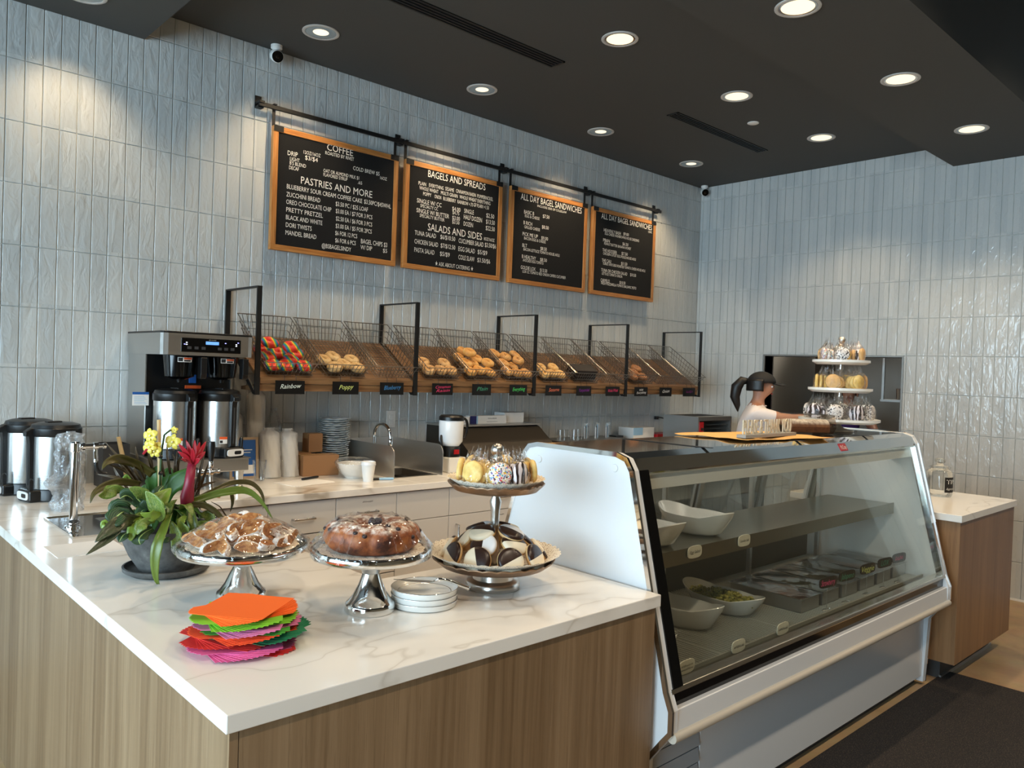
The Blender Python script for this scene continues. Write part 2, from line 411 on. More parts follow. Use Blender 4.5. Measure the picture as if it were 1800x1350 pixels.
tiles(bpy.data.objects['wall_back'], 'y', -.6, XW-.002, 1.50, .0798)
tiles(bpy.data.objects['wall_right'], 'x', .2, YW-.009, 2.5366, .0805, [(OY0-.012, OY1+.012, OZ0-.012, OZ1+.012)])
# --- pass-through to the kitchen
wf = MB(); d0, d1 = XW-.016, XW+.15; e = .014
wf.box(d0, d1, OY0-e, OY1+e, OZ1, OZ1+e).box(d0, d1, OY0-e, OY0, OZ0, OZ1).box(d0, d1, OY1, OY1+e, OZ0, OZ1)
pw = st('window_%d' % WN, wf, M_DSTEEL); tag(pw, 'steel-lined pass-through opening to the kitchen')
MB().box(XW-.12, XW+.32, OY0-.02, OY1+.02, OZ0-.03, OZ0).build('sill', M_STEELH, pw, bev=.004)
# kitchen beyond
M_KIT = sm('kitchen_panel', srgb(96, 86, 74), .5)
st('wall_kitchen', MB().box(XK, XK+.1, .6, YW, 0, 3.2).box(XW+.13, XK, .5, .6, 0, 3.2), M_KIT)
st('ceiling_kitchen', MB().box(XW+.13, XK, .6, YW, 3.1, 3.2), M_WHITEM)
# --- ceiling fittings
M_LAMP = emit('lamp_glow', (1.0, .82, .54), 1.05); M_LAMPD = emit('lamp_glow_dim', (1.0, .86, .64), .9)
M_CAN = steel('can_reflector', (.85, .82, .78, 1), .18)
M_TRIM = sm('lamp_trim', srgb(196, 192, 186), .35)
def downlight(x, y, z, label, group, wash=False):
    t = thing('recessed_downlight', label, 'downlight', (x, y, z), 0, group)
    R = .088
    MB().lathe([(R+.017, 0), (R+.017, -.004), (R+.012, -.0065), (R, -.005), (R-.002, 0)], 28).build('trim_ring', M_TRIM, t, 60)
    MB().lathe([(R-.002, -.004), (R-.012, -.0025)], 28).build('reflector', M_CAN, t, 60)
    if wash:
        MB().lathe([(R-.012, -.0024), (.045, -.0015)], 28).build('reflector', M_CAN, t, 1)
        MB().lathe([(.045, -.0015), (.0005, -.0015)], 24).build('lamp', M_LAMPD, t)
    else: MB().lathe([(R-.012, -.0025), (.0005, -.0025)], 28).build('lamp', M_LAMP, t)
    l = bpy.data.lights.new('downlight_lamp', 'SPOT'); l.energy = DOWN_W*(1.05 if wash else 1.0); l.color = DOWN_COL; l.spot_size = radians(96 if wash else 112); l.spot_blend = .8 if wash else .5; l.shadow_soft_size = .05
    if x < 1.2: l.energy *= .6
    o = link('downlight_lamp', l, t, (0, 0, -.02), (radians(14) if wash else 0, 0, 0))
    return t
for x, n_ in ((2.236, 'the board headed COFFEE, beside the security camera'), (3.457, 'the board headed BAGELS AND SPREADS'), (4.689, 'the board listing BASIC B'), (5.922, 'the last menu board, by the far corner')): downlight(x, 4.128, ZCEIL, 'recessed downlight in the ceiling in front of '+n_, 'wall-wash downlights', True)
for x, n_ in ((2.236, 'over the middle of the cake counter aisle'), (3.457, 'level with the end of the long slot vent'), (4.691, 'between the short slot vent and the soffit edge'), (5.920, 'past the round white cover plate')): downlight(x, 2.925, ZCEIL, 'recessed warm downlight in the main ceiling '+n_, 'main ceiling downlights')
for x, n_ in ((2.23, 'over the case end by the cookie stand'), (3.437, 'over the middle of the display case'), (4.643, 'over the case end by the tip jar'), (5.855, 'closest to the far tiled wall')): downlight(x, 1.838, ZSOF, 'recessed warm downlight in the dropped soffit '+n_, 'soffit downlights')
downlight(1.03, 4.235, ZSOF, 'recessed downlight in the dropped soffit beside the tiled menu wall', 'side soffit downlights', True)
downlight(1.03, 2.95, ZSOF, 'recessed downlight in the dropped soffit above the coffee counter', 'side soffit downlights')
def track_light(x, y, tx, ty, label):
    t = thing('track_light', label, 'spotlight', (x, y, ZHI), 0, 'track lights over the customer side'); d = Vector((tx-x, ty-y, .6-ZHI+.15)).normalized(); M = T(0, 0, -.15)@d.to_track_quat('-Z', 'Y').to_matrix().to_4x4()
    MB().lathe([(.014, 0), (.014, -.15)], 10, cap=True).build('stem', M_BLKM, t); MB().lathe([(.0005, .07), (.045, .07), (.05, -.06), (.044, -.06), (.04, -.04)], 20, M=M).build('housing', M_BLKM, t, 40); MB().lathe([(.04, -.04), (.0005, -.04)], 20, M=M).build('lamp', M_LAMP, t)
    l = bpy.data.lights.new('track_lamp', 'SPOT'); l.energy = TRACK_W; l.color = (1, .84, .64); l.spot_size = radians(92); l.spot_blend = .7; l.shadow_soft_size = .06; o = link('track_lamp', l, t); o.matrix_local = M@T(0, 0, -.07)
for x, n_ in ((.0, 'facing the cake counter'), (1.7, 'facing the counter front'), (3.4, 'facing the display case'), (5.1, 'facing the side counter')): track_light(x, -.3, x+.35, 1.5, 'black ceiling track light '+n_)
def vent(x0, x1, y0, y1, label):
    t = thing('slot_vent', label, 'ceiling vent', ((x0+x1)/2, (y0+y1)/2, ZCEIL)); a, b = (x1-x0)/2, (y1-y0)/2
    MB().box(-a, a, -b, -b+.012, -.006, 0).box(-a, a, b-.012, b, -.006, 0).box(-a, -a+.012, -b, b, -.006, 0).box(a-.012, a, -b, b, -.006, 0).build('frame', M_BLKM, t)
    MB().box(-a, a, -b, b, -.0008, 0).build('slot_backing', M_BLACKCEIL, t)
    for k in (-1, 0, 1): MB().box(-a+.012, a-.012, k*b*.45-.004, k*b*.45+.004, -.0065, -.0005).build('slat', M_BLKM, t)
vent(2.26, 3.485, 3.378, 3.498, 'long black slot vent in the ceiling over the coffee counter'); vent(4.70, 5.965, 3.405, 3.505, 'black slot vent in the ceiling beside the small white cover plate')
tag(MB().lathe([(.042, -.0), (.042, -.004), (.036, -.007), (.0005, -.007)], 24, (5.263, 3.133, ZCEIL)).build('sprinkler_cover', M_WHITEM, None, 40), 'small round white sprinkler cover plate on the dark ceiling', 'sprinkler cover')
def seccam(p, aim, label):
    t = thing('security_camera', label, 'camera', p)
    MB().lathe([(.034, 0), (.034, -.018), (.02, -.026), (.012, -.04)], 20).build('mount', M_WHITEM, t, 40)
    d = Vector(aim).normalized(); q = d.to_track_quat('Z', 'Y').to_matrix().to_4x4(); M = T(0, 0, -.062)@q
    MB().lathe([(.0005, -.045), (.024, -.045), (.036, -.03), (.038, .03), (.033, .042)], 22, M=M).build('housing', M_WHITEM, t, 40)
    b = MB().lathe([(.033, .042), (.029, .036), (.0005, .036)], 22, M=M).build('face', M_BLKG, t, 40)
    MB().lathe([(.013, .036), (.012, .040), (.0005, .042)], 16, M=M).build('lens', M_BLKG, b, 40)
seccam((2.147, 4.50, ZCEIL), (-.25, -1, -.45), 'white bullet security camera above the first menu board'); seccam((6.70, 4.50, ZCEIL), (-.75, -.8, -.35), 'white bullet security camera in the far ceiling corner')
# ------------------------------------------------------------------ counters
TT = .038                                   # worktop slab thickness
PX0, PX1, PY0, PXI, BY0 = .630, 2.008, 1.448, 1.392, 3.708   # peninsula edges, inner edge, back run front edge
BX1 = 4.32                                  # end of the back run
# L-shaped worktop with the sink cut out
SKX0, SKX1, SKY0, SKY1 = 2.745, 3.045, 3.97, 4.33
wt = MB(); z0, z1 = ZC-TT, ZC
wt.prism([(PX0, PY0), (PX1, PY0), (PX1, 2.10), (PXI, 2.10), (PXI, BY0), (PX0, BY0)], 'z', z0, z1)
wt.box(PX0, SKX0, BY0, YW-.009, z0, z1).box(SKX1, BX1, BY0, YW-.009, z0, z1).box(SKX0, SKX1, BY0, SKY0, z0, z1).box(SKX0, SKX1, SKY1, YW-.009, z0, z1)
tag(wt.build('worktop', M_QUARTZ, None, bev=.0025), 'white veined quartz worktop wrapping from the cake counter along the menu wall', 'worktop')
# peninsula body
t = thing('service_counter', 'oak-look counter body under the cake stands', 'counter', (PX0+.012, PY0+.012, 0))
a, b = PX1-PX0-.024, BY0-PY0+.8
MB().box(.02, a, .0, .018, .0, ZC-TT).build('front_panel', M_LAM, t)
MB().box(0, .018, .0, b, .0, ZC-TT).build('side_panel', M_LAM, t)
MB().box(PXI-PX0-.04, PXI-PX0-.025, .66, b-.84, .1, ZC-TT).build('inner_panel', M_CAB, t)
MB().box(a-.018, a, .018, .64, 0, ZC-TT).build('end_panel', M_LAM, t)
MB().box(.03, PXI-PX0-.06, .03, b, 0, .1).build('plinth', M_TOE, t)
# back run of cabinet units; joints from the photograph
def bx_(x, y): return ony(x, y, BY0+.022).x
J = [1.40, bx_(470, 940), bx_(590, 905), bx_(697, 890), bx_(790, 870), 3.82, BX1-.02]
hz = [(.62, ), ]
M_HND = steel('bar_handle', (.5, .5, .5, 1), .25)
def handle(parent, x, y, z, L, vertical=False):
    p = [(x-L/2, y, z), (x-L/2, y-.028, z), (x+L/2, y-.028, z), (x+L/2, y, z)] if not vertical else [(x, y, z-L/2), (x, y-.028, z-L/2), (x, y-.028, z+L/2), (x, y, z+L/2)]
    MB().tube(p, .0055, 8).build('handle', M_HND, parent, 50)
labels = ['pale grey cabinet unit beside the peninsula corner', 'pale grey drawer cabinet in front of the stacked cups', 'pale grey drawer cabinet in front of the paper cup and plates', 'pale grey sink cabinet with a tall false drawer front', 'pale grey cabinet with a vertical handle beside the sink unit', 'pale grey cabinet behind the display case end']
ZD = .685
for i in range(6):
    x0, x1 = J[i], J[i+1]; c = thing('base_cabinet', labels[i], 'cabinet', (x0, BY0+.022, 0), 0, 'back counter cabinets'); w = x1-x0; top = ZC-TT
    MB().box(.002, w-.002, .02, .80, .10, top if i not in (2, 3) else ZD-.1).build('body', M_GAPS, c)
    MB().box(.002, w-.002, .07, .09, 0, .10).build('toe_kick', M_TOE, c)
    if i == 3: d = MB().box(.002, w-.002, 0, .019, ZD+.004, top-.008).build('drawer_front', M_CAB, c, bev=.0015)
    else:
        d = MB().box(.002, w-.002, 0, .019, ZD+.004, top-.008).build('drawer', M_CAB, c, bev=.0015)
        handle(d, w/2, 0, (ZD+top)/2-.005, .12)
    if i in (4, 5, 3):
        d = MB().box(.002, w-.002, 0, .019, .105, ZD).build('door', M_CAB, c, bev=.0015)
        handle(d, .06 if i != 3 else .09, 0, ZD-.12, .13, True)
    else:
        zz = ZD
        for k, h_ in enumerate((.28, .30)):
            d = MB().box(.002, w-.002, 0, .019, zz-h_+.004, zz-.002).build('drawer', M_CAB, c, bev=.0015); handle(d, w/2, 0, zz-.13, .12); zz -= h_
    if i in (1, 2, 4):
        nm, zz = {1: ('~', ZD-.04), 2: ('~', top-.045), 4: ('~', ZD-.035)}[i]
        m = text_mesh([(nm, w*.5-.03, w*.5+.035, zz, .011)], .0006); m.build('drawer_label', M_INK, c).__setitem__('kind', 'stuff')
# ------------------------------------------------------------------ right-hand counter
RX0, RX1, RY0, RY1 = 4.56, 5.51, 1.40, 2.35
tag(MB().box(RX0-.02, RX1+.015, RY0-.012, RY1, ZC-TT, ZC).build('worktop', M_QUARTZ, None, bev=.0025), 'short white quartz worktop carrying the glass tip jar', 'worktop')
t = thing('side_counter', 'walnut-look counter body with dark toe kick past the display case', 'counter', (RX0, RY0, 0)); w = RX1-RX0
MB().box(0, w, 0, .018, .105, ZC-TT).build('front_panel', M_LAM2, t); MB().box(0, .018, .018, .9, .105, ZC-TT).build('side_panel', M_LAM2, t); MB().box(w-.018, w, .018, .9, .105, ZC-TT).build('side_panel', M_LAM2, t)
MB().box(.05, w-.07, .085, .9, 0, .105).build('toe_kick', M_TOE, t); MB().box(.04, w-.06, .073, .085, 0, .02).build('floor_trim', M_STEELH, t)
# ------------------------------------------------------------------ floor mat
o = MB().box(2.35, 4.74, .15, 1.492, 0, .010).build('floor_mat', M_MAT, None, bev=.004); tag(o, 'large black rubber floor mat in front of the display case', 'floor mat')
# ------------------------------------------------------------------ refrigerated display case
CX0, CX1 = 2.025, 4.455
case = thing('display_case', 'white refrigerated deli display case with slanted glass and mirror steel top', 'display case', (CX0, 1.40, 0)); CL = CX1-CX0
def cy(y): return y-1.40
# end-panel outline in (y,z)
PROF = [(1.505, .02), (2.215, .02), (2.215, .90), (2.10, 1.285), (2.075, 1.312), (2.03, 1.322), (1.66, 1.322), (1.615, 1.308), (1.59, 1.27), (1.425, .60), (1.402, .545), (1.402, .475), (1.43, .44), (1.49, .36)]
PR = [(cy(y), z) for y, z in PROF]
def inset(p, d):
    c = Vector((sum(q[0] for q in p)/len(p), sum(q[1] for q in p)/len(p))); out = []
    n = len(p)
    for i in range(n):
        a, b, e = Vector(p[i-1]), Vector(p[i]), Vector(p[(i+1) % n]); n1 = (b-a).normalized(); n2 = (e-b).normalized()
        n1 = Vector((-n1.y, n1.x)); n2 = Vector((-n2.y, n2.x)); m = (n1+n2).normalized(); k = d/max(.4, m.dot(n1)); out.append(tuple(b+m*k))
    return out
for s_, x_ in ((0, 0), (1, CL-.03)):
    e_ = MB().prism(PR, 'x', x_, x_+.03).build('end_panel', M_WHITE, case)
    tr = MB(); xo = -.006 if s_ == 0 else CL-.004; pin = inset(PR, .012); n = len(PR); pout = inset(PR, -.004)
    # chrome edging strip around the panel
    vs = [(xo, p[0], p[1]) for p in pout]+[(xo, p[0], p[1]) for p in pin]+[(xo+.010, p[0], p[1]) for p in pout]+[(xo+.010, p[0], p[1]) for p in pin]
    fs = []
    for i in range(n):
        j = (i+1) % n; fs += [(i, n+i, n+j, j), (2*n+i, 2*n+j, 3*n+j, 3*n+i), (i, j, 2*n+j, 2*n+i), (n+i, 3*n+i, 3*n+j, n+j)]
    tr.add(vs, fs).build('edge_trim', M_CHROME, e_)
    if s_ == 0:
        for (y, z) in ((1.665, 1.272), (2.02, 1.265)): MB().lathe([(.014, 0), (.012, -.004), (.0005, -.005)], 16, (x_, cy(y), z), M=Ry(-pi/2).to_4x4()@Rx(pi)).build('screw_cover', M_WHITE, e_, 40)
# corner posts at both ends of the glass (black mirror)
for x_, xw_ in ((.0305, .05), (CL-.055, .025)):
    p = MB(); g0 = Vector((cy(1.425), .604)); g1 = Vector((cy(1.592), 1.27)); dn = Vector((.0, .0))
    p.prism([(g0.x-.004, g0.y), (g1.x-.004, g1.y), (g1.x+.03, g1.y), (g0.x+.03, g0.y)], 'x', x_, x_+xw_)
    p.build('corner_post', M_BLKG if x_ < 1 else M_CHROME, case)
# mirror steel top and canopy front band
XA, XB = .03, CL-.03
top = MB().prism([(cy(2.075), 1.295), (cy(2.075), 1.312), (cy(2.03), 1.321), (cy(1.66), 1.321), (cy(1.615), 1.307), (cy(1.615), 1.295)][::-1], 'x', XA, XB).build('top_panel', M_MIRROR, case)
MB().prism([(cy(1.588), 1.262), (cy(1.60), 1.25), (cy(1.63), 1.31), (cy(1.615), 1.307)], 'x', XA, XB).build('canopy_band', M_MIRROR, case)
for xx in (.49, 1.21, 1.89): MB().box(xx, xx+.02, cy(1.62), cy(2.07), 1.3215, 1.323).build('top_joint', M_BLKM, top)
# interior lamp housing under the canopy and its lip
MB().prism([(cy(1.605), 1.20), (cy(1.74), 1.20), (cy(1.74), 1.25), (cy(1.605), 1.25)], 'x', XA, XB).build('lamp_housing', M_WHITE, case)
MB().box(XA, XB, cy(1.74), cy(2.08), 1.262, 1.295).build('inner_ceiling', M_WHITE, case)
_l = bpy.data.lights.new('added_case_lamp', 'AREA'); _l.shape = 'RECTANGLE'; _l.size = 2.2; _l.size_y = .06; _l.energy = 2.2; _l.color = (1, .97, .9); link('added_case_lamp', _l, case, (CL/2, cy(1.80), 1.255), (radians(-12), 0, 0))  # weak lamp added to brighten the dim case interior
MB().box(.12, CL-.12, cy(1.77), cy(1.83), 1.256, 1.262).build('added_lamp_tube', emit('added_case_glow', (1, .97, .9), .6), case)  # glowing tube added to go with the extra case lamp
# slanted front glass
def gl(zz): return cy(1.428+(zz-.60)*(1.592-1.425)/(1.27-.60))
MB().prism([(gl(.60), .60), (gl(.60)+.006, .60), (gl(1.26)+.006, 1.26), (gl(1.26), 1.26)], 'x', XA+.051, XB-.026).build('front_glass', M_CASEGL, case)
# sill, black band, bumper
M_CREAMR = sm('cream_bumper', srgb(206, 196, 180), .3); M_LOUV = sm('grey_louvre', srgb(176, 180, 184), .35); M_SILL = steel('sill_steel', (.74, .68, .60, 1), .22)
MB().prism([(cy(1.418), .588), (cy(1.47), .588), (cy(1.47), .603), (cy(1.424), .603)], 'x', XA-.01, XB+.01).build('glass_sill', M_SILL, case, bev=.003)
MB().box(XA, XB, cy(1.428), cy(1.47), .50, .588).build('black_band', M_BLKG, case)
MB().prism([(cy(1.402), .45), (cy(1.45), .45), (cy(1.45), .543), (cy(1.408), .543)], 'x', XA-.01, XB+.01).build('bumper_panel', M_WHITE, case, bev=.003)
MB().tube([(XA-.02, cy(1.408), .460), (XB+.02, cy(1.408), .460)], .018, 14).build('bumper_rail', M_CREAMR, case, 50)
# lower kick panel, louvre grille
MB().box(.33, XB, cy(1.512), cy(1.525), .05, .45).build('kick_panel', M_WHITE, case, bev=.002)
gr = MB().box(.035, .325, cy(1.525), cy(1.53), .05, .45).build('grille', M_BLKM, case)
for k in range(6):
    z = .09+k*.055; MB().prism([(cy(1.505), z), (cy(1.525), z+.012), (cy(1.525), z+.045), (cy(1.512), z+.045)], 'x', .04, .32).build('louvre', M_LOUV, gr)
MB().box(.02, CL-.02, cy(1.55), cy(2.2), .0, .05).build('base', M_DGREY, case)
# tub: inner lining
M_LIN = sm('case_lining', srgb(150, 148, 136), .35); M_LIND = sm('case_tub_grey', srgb(96, 94, 84), .4)
ln = MB(); ln.box(XA, XB, cy(1.46), cy(2.19), .50, .515).box(XA, XB, cy(2.17), cy(2.19), .515, .74).box(XA, XB, cy(1.45), cy(1.462), .515, .572)
ln.build('tub_lining', M_LIND, case)
# rear door frames leaning forward to the top, with sliding doors half open
for xq in (XA, XB-.03): MB().prism([(cy(2.165), .74), (cy(2.205), .74), (cy(2.105), 1.262), (cy(2.065), 1.262)], 'x', xq, xq+.03).build('rear_frame', M_LIN, case)
M_TDGL = film('rear_door_glass', (.94, .95, .94), .03, .03, .4)
def rear_door(x0, x1, off, mat):
    def q(z, dy): return (cy(2.172+off-(z-.74)*(.10/.522)+dy), z)
    d = MB()
    for (xa, xb, za, zb) in ((x0, x0+.035, .75, 1.25), (x1-.035, x1, .75, 1.25), (x0+.035, x1-.035, .75, .78), (x0+.035, x1-.035, 1.22, 1.25)):
        d.prism([q(za, 0), q(za, .012), q(zb, .012), q(zb, 0)], 'x', xa, xb)
    o = d.build('sliding_door', M_STEELH, case)
    MB().prism([q(.78, .004), q(.78, .008), q(1.22, .008), q(1.22, .004)], 'x', x0+.035, x1-.035).build('pane', mat, o)
rear_door(.05, .62, 0, M_TDGL); rear_door(.58, 1.20, .014, M_TDGL); rear_door(1.18, 1.80, 0, M_TDGL); rear_door(1.72, CL-.05, .014, M_TDGL)
M_OLIVEM = steel('shelf_steel', (.30, .29, .24, 1), .3)
# interior shelf on brackets
SZ = .93; SY0, SY1 = 1.69, 2.05
sh = MB().box(XA+.01, XB-.01, cy(SY0), cy(SY1), SZ, SZ+.006).box(XA+.01, XB-.01, cy(SY0)-.004, cy(SY0), SZ-.045, SZ+.012).build('shelf', M_OLIVEM, case)
for k in range(4):
    x = .10+k*.73; MB().box(x, x+.02, cy(2.055), cy(2.075), .515, 1.26).build('shelf_upright', M_STEEL, case)
    MB().prism([(cy(SY0+.06), SZ-.001), (cy(2.055), SZ-.001), (cy(2.055), SZ-.13), (cy(2.03), SZ-.13)][::-1], 'x', x+.004, x+.014).build('shelf_bracket', M_STEEL, sh)
# price-tag rail along the shelf front and deck
RAIL = MB().box(XA+.02, XB-.02, cy(1.520), cy(1.528), .576, .590).build('tag_rail', M_LIN, case)
# wire deck racks: each rack is bars over two bearers
DZ = .575
M_RACK = sm('white_wire', srgb(200, 198, 188), .4)
nr = 5; rw = (XB-XA-.02)/nr
for r in range(nr):
    xa = XA+.01+r*rw; m = MB()
    for k in range(26):
        x = xa+.006+k*(rw-.014)/25; m.box(x-.0016, x+.0016, cy(1.535), cy(2.155), DZ-.004, DZ)
    for y in (1.545, 1.81, 2.14): m.box(xa+.002, xa+rw-.004, cy(y)-.003, cy(y)+.003, DZ-.010, DZ-.004)
    m.build('deck_rack', M_RACK, case)
# maker's badge and tags
def bq(s, o=0): return (cy(1.588+.027*s)-.857*o, 1.262+.045*s+.514*o)
bd = MB().prism([bq(.15, -.002), bq(.85, -.002), bq(.85, .002), bq(.15, .002)][::-1], 'x', 1.515, 1.585).build('badge', M_RED, case)
m = text_mesh([('McCray', 1.522, 1.578, 0, .5, .2)], 0); m.v = [(x, *bq(.3+z*.8, .0026)) for x, y, z in m.v]; m.build('badge_lettering', M_LETTER, bd).__setitem__('kind', 'stuff')
M_CREAM = sm('cream_tag', srgb(226, 220, 200), .4)
def oval_tag(x, y, z, txt, label):
    t_ = thing('price_tag', label, 'tag', (x, y, z)); n = 20; po = [(.046*(abs(cos(a))**.6)*(1 if cos(a) > 0 else -1), .024*(abs(sin(a))**.6)*(1 if sin(a) > 0 else -1)) for a in [2*pi*i/n for i in range(n)]]
    MB().prism([(p[0], p[1]+.024) for p in po], 'y', 0, .004).build('plate', M_CREAM, t_, bev=.001)
    ln_ = txt.split('|'); it = []
    for i, s_ in enumerate(ln_): it.append((s_, -.034, .034, .019+(.5*(len(ln_)-1)-i)*.012, .011 if len(ln_) == 1 else .008, .25))
    m = text_mesh(it, .0006); m.build('lettering', M_INK, t_).__setitem__('kind', 'stuff')
for px_, py_, tx, lb in ((1222, 967, 'Egg Salad', 'cream oval tag reading Egg Salad on the case shelf'), (1309, 945, 'Cucumber Salad', 'cream oval tag reading Cucumber Salad on the case shelf')):
    p = ony(px_, py_, SY0-.012); oval_tag(p.x, SY0-.012, SZ-.03, tx, lb)
for px_, py_, tx, lb in ((1208, 1169, '~|~~', 'cream oval tag with two lines of script on the deck rail'), (1299, 1131, '~', 'cream oval tag on the deck rail between the two other rail tags'), (1377, 1100, '~', 'cream oval tag on the deck rail closest to the steel pans')):
    p = ony(px_, py_, 1.512); oval_tag(p.x, 1.512, .577, tx, lb)
# ------------------------------------------------------------------ menu boards on their rail
YB = YW-.080                    # front face plane of the boards
def z1(p): return (440+p[0]/3.913, 150+p[1]/3.913)
def z2(p): return (860+p[0]/5.294, 280+p[1]/5.294)
BT = [
 (2.148, 3.057, 'black letter board headed COFFEE in an oak frame', z1, '''COFFEE|527,445|705,488|46
ROASTED BY RIVET|515,478|712,517|24
DRIP|256,483|325,490|32
12OZ/16OZ|366,470|482,496|24
$3/$4|376,512|463,527|30
LIGHT|272,517|338,529|25
B'S BLEND|270,545|382,568|25
DECAF|266,577|333,589|25
COLD BREW $5|706,584|888,620|27
16OZ|892,646|938,656|22
OAT OR ALMOND MILK $1|502,598|747,648|24
FLAVORED SYRUP|502,625|667,658|23
.65|738,678|768,684|22
PASTRIES AND MORE|347,675|837,775|50
BLUEBERRY SOUR CREAM COFFEE CAKE|250,712|768,808|32
$3.50PC/$45WHL|782,812|966,850|30
ZUCCHINI BREAD|247,765|480,805|32
$3.50 PC / $25 LOAF|586,832|808,866|30
OREO CHOCOLATE CHIP|246,818|556,868|32
$3.00 EA / $7 FOR 3 PCS|587,880|838,920|30
PRETTY PRETZEL|246,870|498,910|32
$2.50 EA / $6 FOR 3 PCS|588,932|837,970|30
BLACK AND WHITE|244,922|494,961|32
$3.00 EA / $5 FOR 2PCS|586,982|834,1019|30
DORI TWISTS|243,975|421,1000|32
$6 FOR 12 PCS|583,1031|734,1051|30
MANDEL BREAD|241,1028|453,1057|32
$6 FOR 6 PCS|583,1080|724,1100|30
BAGEL CHIPS $3|760,1088|940,1113|32
W/ DIP|757,1127|836,1138|30
$5|911,1149|940,1154|28
@BSBAGELSINDY|490,1116|692,1144|30'''),
 (3.118, 4.016, 'black letter board headed BAGELS AND SPREADS in an oak frame', z1, '''BAGELS AND SPREADS|1222,630|1616,722|48
PLAIN|1156,683|1208,694|25
EVERYTHING|1228,698|1328,720|25
SESAME|1340,722|1400,735|25
CINNAMON RAISIN|1414,738|1550,768|25
PUMPERNICKEL|1560,772|1668,797|25
WHOLE WHEAT|1162,716|1292,744|25
MULTI GRAIN|1310,750|1425,775|25
WHOLE WHEAT EVERYTHING|1438,780|1650,824|25
POPPY|1188,757|1244,768|25
ONION|1266,776|1312,785|25
BLUEBERRY|1326,790|1412,808|25
RAINBOW +.75|1424,813|1530,833|25
GF PLAIN +1.50|1535,836|1640,853|25
SINGLE W/ CC|1145,806|1314,838|30
$4.00|1388,862|1444,870|28
SPECIALTY CC|1168,840|1290,860|23
$4.75|1390,887|1436,893|24
SINGLE W/ BUTTER|1142,874|1366,914|30
$3.00|1388,925|1440,931|28
SPECIALTY BUTTER|1164,907|1334,935|23
$3.50|1388,951|1437,957|24
SINGLE|1470,878|1536,889|30
$2.50|1622,910|1676,917|30
HALF DOZEN|1467,920|1592,943|32
$13.50|1620,952|1680,961|30
DOZEN|1466,966|1530,976|30
$22.50|1618,996|1680,1004|30
SALADS AND SIDES|1220,1000|1592,1062|50
8OZ/16OZ|1606,1065|1678,1078|22
TUNA SALAD|1130,1030|1276,1050|32
$6/$10.50|1306,1056|1408,1072|30
CUCUMBER SALAD|1432,1085|1602,1110|32
$3.50/$6|1612,1112|1688,1122|30
CHICKEN SALAD|1128,1088|1290,1112|32
$7/$12.50|1308,1116|1408,1130|30
EGG SALAD|1430,1140|1544,1156|32
$5/$9|1562,1160|1628,1168|30
PASTA SALAD|1127,1145|1265,1166|32
$5/$9|1303,1172|1370,1181|30
COLE SLAW|1430,1197|1540,1212|32
$3.50/$6|1560,1215|1648,1227|30
\u2605 ASK ABOUT CATERING \u2605|1270,1240|1532,1275|28'''),
 (4.108, 4.992, 'black letter board listing six bagel sandwiches from BASIC B to GOLDIE LOX', z2, '''ALL DAY BAGEL SANDWICHES|292,375|858,505|60
INCLUDES SIDE OF COLESLAW|447,445|718,503|21
BASIC B|323,505|416,522|34
$7.50|497,545|558,554|32
EGG & CHEESE|331,538|466,566|27
B RICH|318,605|398,619|34
$8.50|489,645|551,654|32
GRILLED CHEESE|325,642|470,669|27
PICK ME UP|309,710|450,734|34
$9.00|483,747|545,756|32
BACON EGG & CHEESE|323,747|524,782|27
BLT|307,815|350,822|34
$8.50|475,845|533,854|32
BACON LETTUCE TOMATO HOUSE AIOLI|317,850|652,906|27
B HEALTHY|303,920|432,939|34
$8.50|472,948|534,957|32
AVOCADO EGG TOMATO|311,952|503,980|27
GOLDIE LOX|292,1020|428,1040|34
$13.50|470,1046|537,1056|32
LOX CC TOMATO RED ONION CAPERS CUCUMBER|308,1057|710,1113|27'''),
 (5.066, 5.945, 'black letter board listing sandwiches from HEAVENLY BASH to CARMELO', z2, '''ALL DAY BAGEL SANDWICHES|1042,555|1512,657|52
CONT.|1478,684|1514,691|20
HEAVENLY BASH|1065,673|1222,704|30
$9.00|1247,708|1297,716|28
EGG CHEESE HASHBROWNS HOUSE DRESSING|1075,705|1392,768|25
PB&N|1059,765|1120,776|30
$6.50|1239,800|1292,809|28
PEANUT BUTTER BANANA HONEY|1068,798|1318,842|25
THE HOOSIER|1053,858|1186,882|30
$7.50|1230,889|1286,898|28
CHICKEN CUTLET EGG PICKLE HOUSE AIOLI|1058,888|1362,943|25
THE CALI|1047,952|1132,967|30
$11.50|1226,982|1282,990|28
TURKEY AVOCADO ROASTED TOMATO CHEESE HOUSE AIOLI|1055,983|1450,1048|25
TUNA OR CHICKEN SALAD|1040,1043|1282,1082|30
$10.50|1310,1086|1364,1096|28
LETTUCE TOMATO ONION|1047,1074|1235,1103|25
CARMELO|1035,1138|1118,1149|30
$10.50|1211,1159|1265,1168|28
FRESH MOZZARELLA TOMATO BALSAMIC PESTO|1040,1163|1366,1212|25''')]
BZ0, BZ1 = 2.268, 3.016; FW_ = .034
